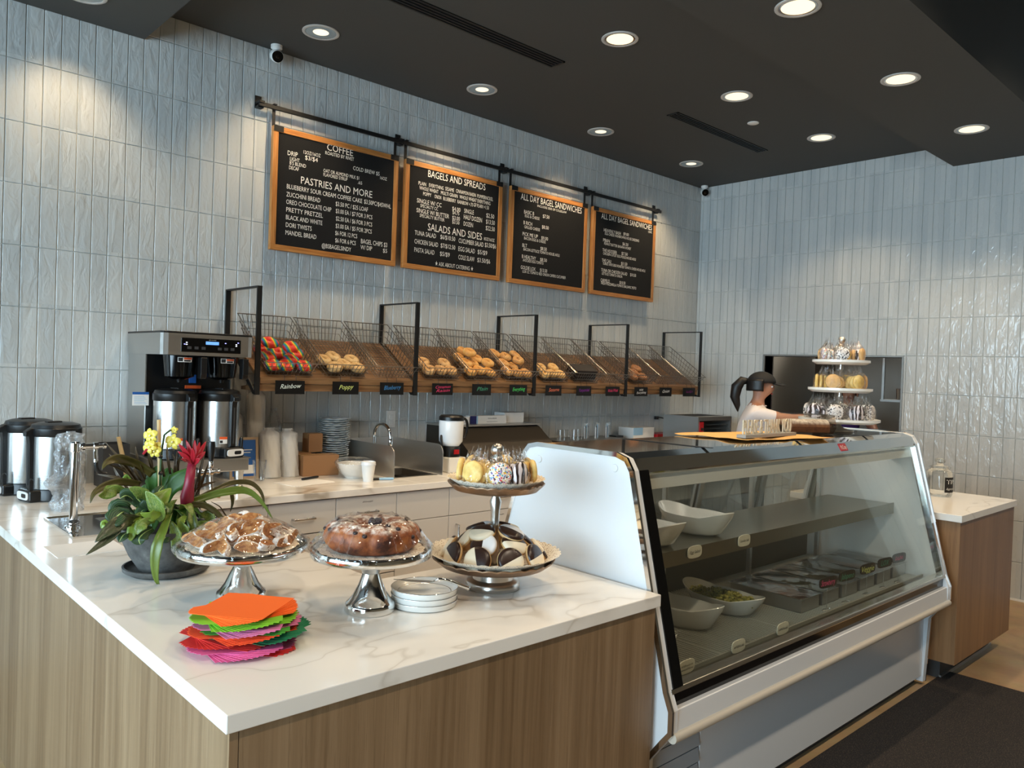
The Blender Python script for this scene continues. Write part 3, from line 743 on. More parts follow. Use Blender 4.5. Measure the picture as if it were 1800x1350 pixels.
for (x0, x1, lab, zf, txt) in BT:
    w = x1-x0; h = BZ1-BZ0; b = thing('menu_board', lab, 'menu board', (x0, YB, BZ0), 0, 'menu boards on the rail')
    MB().box(FW_-.004, w-FW_+.004, .006, .012, FW_-.004, h-FW_+.004).build('felt', M_FELT, b)
    MB().box(.002, w-.002, .012, .03, .002, h-.002).build('backing', M_SHELF, b)
    for nm, q, m in (('frame_rail', (0, w, h-FW_, h), M_OAKX), ('frame_rail', (0, w, 0, FW_), M_OAKX), ('frame_stile', (0, FW_, FW_, h-FW_), M_OAKZ), ('frame_stile', (w-FW_, w, FW_, h-FW_), M_OAKZ)):
        MB().box(q[0], q[1], 0, .032, q[2], q[3]).build(nm, m, b, bev=.002)
    it = []
    for row in txt.split('\n'):
        s_, l_, r_, hh = row.split('|'); L = ony(*zf([float(k) for k in l_.split(',')]), YB+.006); R = ony(*zf([float(k) for k in r_.split(',')]), YB+.006)
        lp = [float(k) for k in l_.split(',')]; U = ony(*zf((lp[0], lp[1]-float(hh))), YB+.006)
        zb = (L.z+R.z)/2; it.append((s_, L.x-x0, R.x-x0, zb-BZ0, U.z-L.z))
    m = text_mesh(it, .0015); m.v = [(x, y+.006, z) for x, y, z in m.v]
    m.build('lettering', M_LETTER, b).__setitem__('kind', 'stuff')
    for xx in (.012, w-.012):
        MB().box(xx-.010, xx+.010, .028, .034, h-.03, h+.13).box(xx-.010, xx+.010, .006, .034, h+.125, h+.131).box(xx-.010 if xx < .1 else xx-.052, xx+.052 if xx < .1 else xx+.010, -.004, .0, h-.032, h+.002).box(xx-.010, xx+.010, -.004, .034, h+.0, h+.004).build('hanger', M_BLKM, b)
rl = thing('menu_rail', 'black steel rail carrying the four menu boards', 'rail', (2.06, YB+.02, 3.130))
MB().box(0, 3.98, -.008, .008, -.016, .010).build('bar', M_BLKM, rl, bev=.003)
for x in (2.075, 3.088, 4.062, 5.03, 5.99):
    MB().box(x-2.06-.02, x-2.06+.02, .045, .0505, -.02, .055).box(x-2.06-.018, x-2.06+.018, .006, .047, -.022, -.010).box(x-2.06-.016, x-2.06+.016, -.014, .047, .004, .016).build('wall_bracket', M_BLKM, rl)
# ------------------------------------------------------------------ bagel shelf
BRX = [1.925, 3.0, 4.078, 5.15, 6.222]; BFY = 4.148
sb = (4.552, 1.735); sf = (4.165, 1.492)
shf = thing('bagel_shelf', 'sloping timber wall shelf in black steel brackets', 'shelf', (1.90, YW-.01, 1.40))
def lx(x): return x-1.90
def lyz(y, z): return (y-YW+.01, z-1.40)
for i in range(4):
    xa, xb = BRX[i]+.018, BRX[i+1]-.018+(.0)
    MB().prism([lyz(sf[0], sf[1]-.022), lyz(sb[0], sb[1]-.022), lyz(*sb), lyz(*sf)], 'x', lx(xa), lx(xb)).build('plank', M_SHELF, shf)
    MB().prism([lyz(BFY+.006, 1.462), lyz(sf[0]+.01, 1.462), lyz(sf[0]+.01, 1.50), lyz(BFY+.006, 1.497)], 'x', lx(xa), lx(xb)).build('lip', M_SHELF, shf, bev=.002)
    MB().prism([lyz(BFY+.012, 1.42), lyz(4.40, 1.42), lyz(4.40, 1.44), lyz(BFY+.03, 1.461), lyz(BFY+.012, 1.461)], 'x', lx(xa), lx(xb)).build('bottom_board', M_SHELF, shf, bev=.002)
for x in BRX:
    a = .014; br = MB(); y0, y1 = BFY, YW-.011; zb, zt = 1.402, 2.004
    br.box(lx(x)-a, lx(x)+a, y0-YW+.01, y0-YW+.022, 0, zt-1.40).box(lx(x)-a, lx(x)+a, -.012, 0, .15, zt-1.40).box(lx(x)-a, lx(x)+a, y0-YW+.022, -.012, zt-1.408, zt-1.40)
    br.prism([lyz(y0+.012, 1.402), lyz(y0+.05, 1.402), lyz(YW-.022, 1.70), lyz(YW-.022, 1.73), lyz(YW-.04, 1.73)][::1], 'x', lx(x)-.004, lx(x)+.004)
    br.build('bracket', M_BLKM, shf)
# wire baskets
FB, FF, RB, RF = Vector((0, 4.515, 1.738)), Vector((0, 4.175, 1.512)), Vector((0, 4.532, 1.866)), Vector((0, 4.118, 1.582))
def basket_mesh(w):
    m = MB(); r = .0020; ins = .028
    def P(u, s, t):   # u: 0..1 across, s: 0 back..1 front, t: 0 floor..1 rim
        lo = FB.lerp(FF, s); hi = RB.lerp(RF, s); q = lo.lerp(hi, t); x = (ins*(1-t))+(w-2*ins*(1-t))*u; return Vector((x, q.y, q.z))
    def wire(pts, rr=r): m.tube(pts, rr, 4, cap=False)
    o = P(0, 0, 0)
    for u in (0, 1):
        for t in (.33, .66): wire([P(u, 0, t), P(u, 1, t)])
        for k in range(1, 14): wire([P(u, k/14, 0), P(u, k/14, 1)])
    for s in (0, 1):
        for t in (.33, .66): wire([P(0, s, t), P(1, s, t)])
        for k in range(1, 12): wire([P(k/12, s, 0), P(k/12, s, 1)])
    for k in range(0, 13): wire([P(k/12, 0, 0), P(k/12, 1, 0)])
    for k in range(0, 15): wire([P(0, k/14, 0), P(1, k/14, 0)])
    return m, P
BKX = [(1.967, 2.303), (2.325, 2.663), (2.685, 3.022), (3.07, 3.408), (3.428, 3.766), (3.788, 4.124), (4.158, 4.494), (4.510, 4.846), (4.862, 5.198), (5.232, 5.566), (5.576, 5.912), (5.930, 6.266)]
NAMES = [('Rainbow', 0), ('Poppy', 1), ('Blueberry', 2), ('Cinnamon|Raisin', 3), ('Plain', 4), ('Everything', 5), ('Sesame', 6), ('Pumpernickel', 7), ('Whole Wheat', 3), ('WW|Everything', 8), ('Onion', 8), ('~', 9)]
bw = .337; _m, _P = basket_mesh(bw)
_gm = _m.mesh('wire_grid', M_WIRE); _r = MB()
_r.tube([_P(0, 0, 1), _P(1, 0, 1), _P(1, 1, 1), _P(0, 1, 1)], .0032, 6, closed=True); _rm = _r.mesh('rim', M_WIRE)
for i, (xa, xb) in enumerate(BKX):
    nm = NAMES[i][0].replace('|', ' ').replace('~', 'faint purple')
    b = thing('wire_basket', 'open wire basket above the %s tag on the bagel shelf' % nm, 'basket', (xa, 0, 0), 0, 'wire bagel baskets')
    g = link('wire_grid', _gm, b); g['kind'] = 'stuff'; link('rim', _rm, b)
# chalk tags
PAL = [srgb(225, 235, 225), srgb(215, 225, 130), srgb(60, 130, 190), srgb(215, 60, 110), srgb(70, 150, 120), srgb(80, 215, 110), srgb(225, 120, 90), srgb(125, 45, 150), srgb(225, 225, 225), srgb(140, 40, 130)]
MPAL = [sm('chalk_ink_%d' % i, c, .6) for i, c in enumerate(PAL)]
M_SLATE = sm('chalk_tag_black', srgb(10, 10, 11), .4)
TGX = [(2.023, 2.202), (2.384, 2.562), (2.716, 2.892), (3.12, 3.292), (3.463, 3.633), (3.812, 3.983), (4.177, 4.348), (4.52, 4.689), (4.868, 5.04), (5.239, 5.415), (5.587, 5.76), (5.937, 6.12)]
for i, (xa, xb) in enumerate(TGX):
    nm, ci = NAMES[i]; w = xb-xa
    t_ = thing('chalk_tag', ('small black shelf tag handwritten %s' % nm.replace('|', ' ') if nm != '~' else 'small black shelf tag with faint purple writing beside the Onion tag'), 'tag', (xa, 4.128, 1.405), 0, 'handwritten bagel tags')
    MB().box(0, w, 0, .004, 0, .077).build('plate', M_SLATE, t_)
    for xx in (w*.3, w*.7): MB().tube([(xx, .003, .077), (xx, .006, .104), (xx, .014, .112)], .0014, 5).build('hook', M_BLKM, t_)
    ls = nm.split('|'); it = []
    for k, s_ in enumerate(ls):
        hw = .05 if s_ == '~' else min(w*.36, .0075*len(s_)+.012); it.append((s_, w*.52-hw, w*.52+hw, .030+(.5*(len(ls)-1)-k)*.024, .026 if len(ls) == 1 else .019, .35, .05))
    text_mesh(it, .0006).build('handwriting', MPAL[ci], t_).__setitem__('kind', 'stuff')
# ---- bagels
def dough(name, c0, c1, c2, specks=None, sc=14):
    t = NT(name); p = t.obj(); a = t.noise(p, sc, 4, .6)
    z = t.n('SeparateXYZ', i_Vector=p).outputs[2]
    c = t.ramp(a.outputs[0], (.3, c0), (.5, c1), (.72, c2)).outputs[0]
    for (col, s_, th) in (specks or []):
        v = t.n('TexVoronoi', i_Vector=p, i_Scale=s_); c = t.mix(t.math('LESS_THAN', v.outputs[0], th), c, col)
    t.set(Base_Color=c, Roughness=.5, Normal=t.bump(a.outputs[0], .25, .004)); return t.m
t = NT('rainbow_dough'); p = t.obj(); wv = t.n('TexWave', i_Vector=t.map(p, (1, 1, 1.4), (.6, .4, 0)), i_Scale=2.6, i_Distortion=2.2, i_Detail=1.5)
rr = t.ramp(wv.outputs[1], (0, srgb(214, 40, 34)), (.22, srgb(226, 70, 30)), (.38, srgb(238, 190, 30)), (.52, srgb(90, 170, 50)), (.68, srgb(0, 130, 140)), (.84, srgb(20, 110, 170)), (1, srgb(222, 50, 40)))
rr.color_ramp.interpolation = 'EASE'; t.set(Base_Color=rr.outputs[0], Roughness=.4); D_RAIN = t.m
seedW, seedK = srgb(230, 214, 176), srgb(32, 28, 26)
D_POP = dough('poppy_dough', srgb(176, 132, 76), srgb(208, 172, 116), srgb(224, 196, 146), [(seedK, 130, .2)])
D_CIN = dough('raisin_dough', srgb(176, 124, 70), srgb(204, 160, 104), srgb(220, 184, 132), [(srgb(70, 40, 28), 45, .16)])
D_PLA = dough('plain_dough', srgb(196, 130, 58), srgb(218, 160, 84), srgb(232, 190, 124))
D_EVE = dough('everything_dough', srgb(176, 116, 54), srgb(206, 150, 82), srgb(222, 178, 112), [(seedK, 110, .16), (seedW, 90, .2)])
D_SES = dough('sesame_dough', srgb(200, 146, 78), srgb(222, 176, 108), srgb(234, 202, 144), [(seedW, 95, .22)])
D_PUM = dough('pumpernickel_dough', srgb(38, 22, 16), srgb(54, 32, 22), srgb(70, 44, 30))
D_WWE = dough('wheat_dough', srgb(122, 74, 40), srgb(152, 98, 56), srgb(172, 120, 74), [(seedW, 90, .18)])
def bagel_mesh(seed, mat):
    rnd = random.Random(seed); ph = [rnd.uniform(0, 6.28) for _ in range(4)]; R, r = .0315, .0275
    def f(u, v):
        a, b = 2*pi*u, 2*pi*v; k = 1+.07*sin(2*a+ph[0])+.05*sin(3*a+ph[1]); rr = r*(1+.06*sin(a+ph[2])+.05*sin(4*a+ph[3])); q = R*k+rr*cos(b)
        return Vector((q*cos(a), q*sin(a), rr*.86*sin(b)))
    return MB().surf(f, 20, 10, wu=True, wv=True).mesh('bagel', mat, 1)
def bagels(mat, label, group, pts, sc=1.0):
    ms = [bagel_mesh(i+len(group), mat) for i in range(3)]
    def cz(v): return (720+v[0]/7.5, 540+v[1]/7.5)
    cl = lambda q: q.z-(1.512+(q.y-4.175)*.665)
    P = []
    for (x, y, Y, tilt, az) in pts:
        p = ony(x, y, Y); need = .040 if tilt < 70 else .050
        while cl(p) < need and Y > 4.172: Y -= .004; p = ony(x, y, Y)     # rest on the basket floor
        p.z += max(0, need-cl(p)); P.append(p)
    cx = sum(p.x for p in P)/len(P); xa, xb = min(BKX, key=lambda k: abs((k[0]+k[1])/2-cx))
    for it in range(400):                                                # push touching neighbours apart
        mv = False
        for i in range(len(P)):
            for j in range(i):
                d = P[i]-P[j]
                if d.length < .084:
                    d = d.normalized()*(.0848-d.length)*.5 if d.length > 1e-5 else Vector((.01, 0, .01)); P[i] += d; P[j] -= d; mv = True
        for p in P:
            p.x = min(max(p.x, xa+.070), xb-.070); p.y = max(p.y, 4.200); p.z += max(0, .040-cl(p))
        if not mv: break
    for i, (p, (x, y, Y, tilt, az)) in enumerate(zip(P, pts)):
        o = link('bagel', ms[i % 3], None, p); o.rotation_euler = (radians(34), radians(random.uniform(-8, 8)), radians(random.uniform(-14, 14))); o.scale = (sc*.84,)*3
        tag(o, label, 'bagel', group)
def cA(*L): return [(400+a/7.5, 540+b/7.5, Y, ti, az) for a, b, Y, ti, az in L]
def cB(*L): return [(720+a/7.5, 540+b/7.5, Y, ti, az) for a, b, Y, ti, az in L]
def cC(*L): return [(940+a/5.806, 560+b/5.806, Y, ti, az) for a, b, Y, ti, az in L]
bagels(D_RAIN, 'rainbow-swirled bagel in the wire basket above the Rainbow tag', 'rainbow bagels', cA((540, 640, 4.31, 25, 20), (640, 690, 4.27, 40, -30), (500, 730, 4.23, 30, 0), (770, 690, 4.25, 80, 60), (900, 740, 4.27, 35, 10), (550, 840, 4.19, 62, -15), (640, 780, 4.235, 30, 50), (770, 850, 4.20, 40, 30), (870, 870, 4.19, 60, -40), (1055, 800, 4.20, 78, 40)))
bagels(D_POP, 'pale poppy-seed bagel in the wire basket above the Poppy tag', 'poppy bagels', cA((1350, 690, 4.29, 35, 10), (1320, 770, 4.24, 45, -25), (1400, 860, 4.19, 62, -20), (1590, 800, 4.22, 80, 50), (1690, 720, 4.28, 60, -20), (1730, 850, 4.19, 64, 15)))
bagels(D_CIN, 'raisin-specked bagel in the wire basket above the Cinnamon Raisin tag', 'cinnamon raisin bagels', cB((200, 770, 4.25, 40, 10), (280, 870, 4.19, 64, -20), (490, 780, 4.25, 40, 30), (460, 890, 4.19, 66, 15), (560, 860, 4.21, 70, 40)))
bagels(D_PLA, 'golden plain bagel in the wire basket above the Plain tag', 'plain bagels', cB((720, 620, 4.35, 40, 0), (765, 660, 4.31, 45, 20), (690, 660, 4.34, 60, -40), (780, 735, 4.26, 45, 10), (860, 690, 4.30, 50, -20), (880, 745, 4.265, 50, 30), (930, 790, 4.24, 55, -30), (1020, 810, 4.22, 40, 0), (815, 890, 4.19, 66, -10), (1070, 890, 4.19, 64, 20)))
bagels(D_EVE, 'seeded bagel in the wire basket above the Everything tag', 'everything bagels', cB((1150, 640, 4.34, 45, 10), (1230, 695, 4.30, 50, -20), (1390, 640, 4.34, 72, 40), (1290, 770, 4.255, 45, 0), (1400, 755, 4.265, 40, 30), (1345, 840, 4.215, 55, -20), (1250, 915, 4.19, 66, 20), (1390, 900, 4.18, 62, 0), (1520, 900, 4.19, 62, -25)))
bagels(D_SES, 'sesame bagel in the wire basket above the Sesame tag', 'sesame bagels', cC((80, 535, 4.24, 45, 0), (190, 505, 4.26, 40, 20), (90, 620, 4.19, 62, -20), (185, 575, 4.22, 45, 10), (235, 620, 4.19, 62, 20)))
# pumpernickel sits in a dark paper-lined tray
pt = ony(940+490/5.806, 560+610/5.806, 4.20)
M_DTRAY = sm('dark_tray', srgb(30, 22, 20), .5)
tr_ = MB(); tr_.prism([(4.190, 1.532), (4.285, 1.596), (4.245, 1.655), (4.160, 1.600)][::1], 'x', 4.55, 4.80); 
tag(tr_.build('bread_box', M_DTRAY, None, bev=.006), 'dark brown box lying in the basket above the Pumpernickel tag', 'box')
bagels(D_PUM, 'dark pumpernickel bagel resting behind the dark box', 'pumpernickel bagels', cC((440, 505, 4.37, 40, 0), (510, 500, 4.37, 45, 30)))
bagels(D_WWE, 'brown wheat bagel in the wire basket above the WW Everything tag', 'wheat bagels', cC((1035, 510, 4.28, 50, 0), (1010, 550, 4.24, 60, -30), (1030, 620, 4.19, 66, 20), (1120, 625, 4.185, 64, -10)))
# ------------------------------------------------------------------ coffee brewer and servers
t = NT('server_steel'); nz = t.noise(t.map(t.obj(), (4, 4, 240)), 1, 2, .5); t.set(Base_Color=(.66, .65, .63, 1), Metallic=1.0, Roughness=.22, Anisotropic=.7, Normal=t.bump(nz.outputs[0], .04, .001)); M_SERV = t.m
def server(loc, rz, label):
    s = thing('coffee_server', label, 'coffee server', loc, rz, 'insulated coffee servers'); R = .104
    MB().lathe([(R-.012, 0), (R+.004, .006), (R+.004, .05), (R, .058)], 36, cap=True).build('base', M_BLK, s, 40)
    MB().lathe([(R, .056), (R, .30)], 40).build('body', M_SERV, s, 1)
    MB().lathe([(R+.001, .298), (R+.005, .304), (R+.005, .335), (R-.004, .342)], 36).build('collar', M_BLK, s, 40)
    ld = MB().lathe([(R+.001, .338), (R-.004, .352), (R-.03, .360), (.0005, .362)], 36).build('lid', M_BLK, s, 40)
    MB().box(-.018, .018, -.045, .02, .358, .367).build('lid_latch', M_BLK, ld, bev=.003)
    hd = MB().prism([(-R+.004, .05), (-R+.004, .335), (-R-.012, .338), (-R-.034, .322), (-R-.034, .30), (-R-.022, .30), (-R-.018, .27), (-R-.016, .06)][::-1], 'x', -.017, .017).build('handle', M_BLK, s, bev=.003)
    MB().box(-.004, .004, -R-.0185, -R-.014, .075, .265).build('sight_glass', M_DGREY, hd)
    ns = MB().box(-.062, .062, -R-.034, -R+.05, .0, .056).build('spout_block', M_BLK, s, bev=.012, seg=3)
    n = 24; po = []
    for i in range(n):
        a = 2*pi*i/n; po.append((.052*(abs(cos(a))**.45)*(1 if cos(a) > 0 else -1), .029+.019*(abs(sin(a))**.45)*(1 if sin(a) > 0 else -1)))
    fp = MB().prism(po, 'y', -R-.038, -R-.033).build('face_plate', M_WHITE, s, bev=.001)
    sl = [(p[0]*.42+.014, (p[1]-.029)*.5+.029) for p in po]
    MB().prism(sl, 'y', -R-.0386, -R-.0378).build('faucet_slot', M_BLK, fp)
    MB().prism([(-R-.03, .052), (-R-.014, .052), (-R-.010, .10), (-R-.022, .112), (-R-.032, .10)], 'x', .040, .054).build('faucet_lever', M_BLK, s, bev=.004)
    st_ = MB().lathe([(R+.0008, .075), (R+.0008, .112)], 6, a0=-pi/2-.62, a1=-pi/2-.24).build('warning_label', M_PAPER, s, 1)
    MB().lathe([(R+.0012, .098), (R+.0012, .112)], 6, a0=-pi/2-.62, a1=-pi/2-.24).build('orange_band', M_ORANGE, st_, 1)
    MB().lathe([(R+.0012, .079), (R+.0012, .093)], 3, a0=-pi/2-.60, a1=-pi/2-.46).build('pictogram', M_INK, st_, 1)
    return s
BX0, BX1_, BYF, BYB = 1.372, 1.846, 4.035, 4.565
br = thing('coffee_brewer', 'stainless twin coffee brewer with black control panel against the tiles', 'coffee brewer', (BX0, BYF, ZC)); w = BX1_-BX0; d = BYB-BYF
def hz_(z): return z-ZC
hp = [(0.03, 0), (w-.03, 0), (w-.008, .008), (w, .03), (w, d), (0, d), (0, .03), (.008, .008)]
MB().prism(hp, 'z', hz_(1.603), hz_(1.712)).build('head', M_STEELH, br)
MB().prism([(p[0]*1.006-.002, p[1]*1.006-.002) for p in hp], 'z', hz_(1.712), hz_(1.722)).build('top_cover', M_BLK, br, bev=.003)
pn = MB().box(.092, .402, -.004, .002, hz_(1.620), hz_(1.692)).build('control_panel', M_BLKG, br, bev=.004)
M_LCD = emit('blue_display', (.12, .3, .75), .9); M_LED = emit('white_indicator', (.85, .9, 1), 1.5); M_LEDB = emit('blue_indicator', (.3, .3, 1), 2.0)
MB().box(.215, .283, -.0055, -.0035, hz_(1.661), hz_(1.677)).build('display', M_LCD, pn, bev=.002)
text_mesh([('~', .23, .268, hz_(1.683), .004)], .0052).build('panel_print', M_LETTER, pn).__setitem__('kind', 'stuff')
for (x, z) in ((.132, 1.642), (.168, 1.642), (.204, 1.642), (.288, 1.642), (.322, 1.642), (.356, 1.642)): MB().box(x-.010, x+.010, -.0050, -.0038, hz_(z)-.007, hz_(z)+.007).box(x-.007, x+.007, -.0056, -.0049, hz_(z)+.003, hz_(z)+.0055).build('button', M_DGREY, pn)
for (x, z, m) in ((.118, 1.668, M_LED), (.118, 1.658, M_LED), (.108, 1.659, M_LEDB), (.376, 1.660, M_LED), (.376, 1.668, M_LED), (.386, 1.677, M_LEDB), (.318, 1.672, M_LEDB)): MB().box(x-.0035, x+.0035, -.0055, -.0038, hz_(z)-.002, hz_(z)+.002).build('indicator', m, pn)
MB().box(.012, w-.012, .27, d, hz_(1.0), hz_(1.603)).build('column', M_BLK, br)
MB().box(.006, .012, .255, d, hz_(1.0), hz_(1.603)).build('column_skin', M_STEELH, br); MB().box(w-.012, w-.006, .255, d, hz_(1.0), hz_(1.603)).build('column_skin', M_STEELH, br)
MB().box(.0, w-.008, .0, d, hz_(.998), hz_(1.064)).build('warmer_base', M_STEELH, br, bev=.004)
MB().box(-.008, w, -.006, d, hz_(1.064), hz_(1.068)).build('warmer_top', M_STEELH, br)
for x in (.035, w-.045):
    for y in (.04, d-.05): MB().lathe([(.024, 0), (.024, .008), (.019, .012), (.026, .094)], 16, (x, y, 0), cap=True).build('leg', M_STEEL, br, 40)
for i, x in enumerate((.128, .350)):
    fn = MB().lathe([(.034, hz_(1.478)), (.072, hz_(1.493)), (.083, hz_(1.600))], 28, (x, .115, 0), cap=True).build('brew_funnel', M_BLKG, br, 40)
    MB().lathe([(.010, hz_(1.462)), (.014, hz_(1.479))], 12, (x, .115, 0), cap=True).build('drip_nozzle', M_BLK, fn, 40)
    MB().prism([(.005, hz_(1.485)), (.045, hz_(1.485)), (.045, hz_(1.595)), (-.004, hz_(1.595)), (-.004, hz_(1.51))], 'x', x+.066, x+.098).build('funnel_handle', M_BLK, fn, bev=.004)
    lb = MB().lathe([(.0805, hz_(1.568)), (.0835, hz_(1.592))], 6, (x, .115, 0), a0=-pi/2-.45, a1=-pi/2+.45).build('funnel_label', M_PAPER, fn, 1)
    MB().lathe([(.0822, hz_(1.581)), (.0838, hz_(1.591))], 6, (x, .115, 0), a0=-pi/2-.10, a1=-pi/2+.42).build('orange_band', M_ORANGE, lb, 1)
    MB().lathe([(.0812, hz_(1.571)), (.0838, hz_(1.590))], 4, (x, .115, 0), a0=-pi/2-.42, a1=-pi/2-.15).build('pictogram', M_INK, lb, 1)
    MB().lathe([(.0812, hz_(1.571)), (.0825, hz_(1.579))], 4, (x, .115, 0), a0=-pi/2-.08, a1=-pi/2+.35).build('pictogram', M_INK, lb, 1)
MB().box(.236, .272, .262, .269, hz_(1.455), hz_(1.50)).build('blue_sticker', M_BLUE, br); MB().box(.215, .30, .262, .269, hz_(1.425), hz_(1.442)).build('red_sticker', M_ORANGE, br)
_c0 = ony(232, 714, BYF+.25)-br.location; _c1 = ony(261, 714, BYF+.25)-br.location
cd_ = MB().box(_c0.x, _c1.x, .248, .250, hz_(1.335), hz_(1.405)).build('instruction_card', M_PAPER, br); MB().box(_c0.x, _c1.x, .2472, .249, hz_(1.392), hz_(1.405)).build('card_header', M_BLUE, cd_)
for k in range(6): MB().box(_c0.x+.008, _c1.x-.010-.006*(k % 3), .2474, .249, hz_(1.343+k*.0075), hz_(1.345+k*.0075)).build('card_line', M_LBLUE, cd_)
server((1.490, 4.165, 1.068), radians(16), 'insulated steel coffee server standing on the brewer warmer beside the grey box'); server((1.722, 4.165, 1.068), radians(16), 'insulated steel coffee server standing on the brewer warmer beside the cup stacks')
p = onz(96, 876, ZC); server((.945, 4.165, ZC), radians(-78), 'insulated steel coffee server on the counter in front of its twin'); server((.885, 4.415, ZC), radians(-78), 'insulated steel coffee server on the counter, half hidden behind its twin')
# grey box and brush beside the brewer
gb = thing('grey_bin', 'dark grey open box standing between the brewer and the tiles', 'box', (1.205, 4.36, ZC)); m = MB()
for (a, b, c, e) in ((0, .13, 0, .004), (0, .13, .146, .15), (0, .004, .004, .146), (.126, .13, .004, .146)): m.box(a, b, c, e, 0, .225)
m.box(.004, .126, .004, .146, 0, .004).build('shell', M_DGREY, gb)
q = ony(212, 815, 4.30); 
bh = thing('scrub_brush', 'bamboo-handled brush leaning beside the dark grey box', 'brush', (1.15, 4.30, ZC))
MB().tube([ony(226, 850, 4.30)-bh.location, ony(208, 768, 4.36)-bh.location], [.014, .010], 10).build('handle', timber('bamboo', srgb(196, 160, 104), srgb(216, 184, 130), srgb(226, 200, 150), (60, 60, 4)), bh, 1)
MB().lathe([(.03, 0), (.034, .012), (.03, .03), (.016, .045)], 16, (ony(226, 850, 4.30).x-1.15, 0, 0), cap=True).build('head', M_WHITEM, bh, 40)
# ------------------------------------------------------------------ drip tray and taps
dt = thing('drip_tray', 'flat stainless drip tray under the chrome taps', 'drip tray', (.793, 3.21, ZC)); dw, dd = .585, .457
MB().box(0, dw, 0, dd, 0, .003).box(0, dw, 0, .006, .003, .007).box(0, dw, dd-.006, dd, .003, .007).box(0, .006, .006, dd-.006, .003, .007).box(dw-.006, dw, .006, dd-.006, .003, .007).build('pan', M_SILVER, dt)
gp = MB().box(.16, .40, .09, .34, .003, .0036).build('drain_well', M_BLK, dt)
for k in range(15): MB().box(.165, .395, .098+k*.0165, .106+k*.0165, .0036, .0062).build('drain_slat', M_STEELH, gp)
def tap(loc, rz, label, hand, dz=0):
    # dz shortens the column
    s = thing('draft_tap', label, 'tap', loc, rz)
    MB().lathe([(.030, 0), (.030, .006), (.021, .010), (.021, .016), (.026, .022), (.015, .032)], 24, cap=True).build('flange', M_CHROME, s, 40)
    MB().lathe([(.0155, .02), (.0155, .300-dz)], 24, cap=True).build('column', M_CHROME, s, 40)
    MB().lathe([(.0155, .296), (.0205, .300), (.0205, .332), (.015, .338), (.0005, .339)], 24, (0, 0, -dz)).build('cap', M_CHROME, s, 40)
    tb = MB(); tb.lathe([(.012, 0), (.012, .022), (.017, .024), (.017, .034), (.012, .036), (.012, .064), (.016, .066), (.016, .082), (.008, .084), (.008, .10), (.011, .102), (.011, .112)], 16, (0, 0, .317-dz), M=Ry(pi/2), cap=True).build('tap_body', M_CHROME, s, 40)
    MB().tube(bez((.074, 0, .312-dz), (.074, 0, .28-dz), (.078, 0, .262-dz), (.075, 0, .252-dz), 8), .009, 10).build('spout', M_CHROME, s, 50)
    MB().tube(bez((.078, 0, .258-dz), (.074, 0, .225-dz), (.086, 0, .205-dz), (.118, 0, .203-dz), 10), .008, 10).build('spout_tube', M_BLK if not hand else M_CHROME, s, 50)
    if hand:
        MB().lathe([(.006, .333), (.011, .34), (.011, .362), (.007, .368)], 12, (.074, 0, -dz)).build('handle_ferrule', M_CHROME, s, 40)
        MB().lathe([(.009, .365), (.012, .38), (.017, .43), (.015, .45), (.0005, .452)], 14, (.074, 0, -dz)).build('tap_handle', M_BLK, s, 40)
    return s
tap((.842, 3.415, ZC+.003), 0, 'chrome draft tap on the drip tray with a black curved outlet', False)
p2 = onz(347, 905, ZC); tap((1.318, 3.44, ZC+.003), 0, 'chrome draft tap with a black handle behind the potted plant', True, .135)
M_WRAP2 = film('crinkled_wrap', (.95, .96, .97), .10, .16, .5, .9, 60, .10, (.8, .85, .9))
# plastic-wrapped sleeve of cups behind the first tap
sl = thing('wrapped_cups', 'sleeve of clear cups in crinkled plastic wrap behind the tap', 'cups', (.925, 3.83, ZC))
m = MB()
for k in range(12): m.lathe([(.034, .02*k), (.043, .02*k+.10), (.045, .02*k+.102)], 20)
m.build('cup_stack', M_CUPGL, sl, 1)
rnd = random.Random(3)
def wrapf(u, v):
    a = 2*pi*u; z = v*.345; r = .056-.010*v+.006*sin(7*a+9*v)+.022*MN.noise(Vector((3*cos(a), 3*sin(a), 7*v)))+.010*MN.noise(Vector((9*cos(a), 9*sin(a), 18*v)))
    if v > .97: r *= .35
    ex = .055*math.exp(-((v-.36)/.09)**2)*max(0, cos(a-3.6))**6; return Vector(((r+ex)*cos(a), (r+ex)*sin(a), z))
MB().surf(wrapf, 72, 60, wu=True).build('wrap', M_WRAP2, sl, 1)
# blank info card on the counter
p = [onz(102, 982.7, ZC), onz(75.3, 960.7, ZC), onz(162, 952, ZC)]
tag(MB().box(.678, .90, 2.925, 3.13, ZC, ZC+.002).build('info_card', M_PAPER, None), 'blank white card lying on the counter beside the potted plant', 'card')
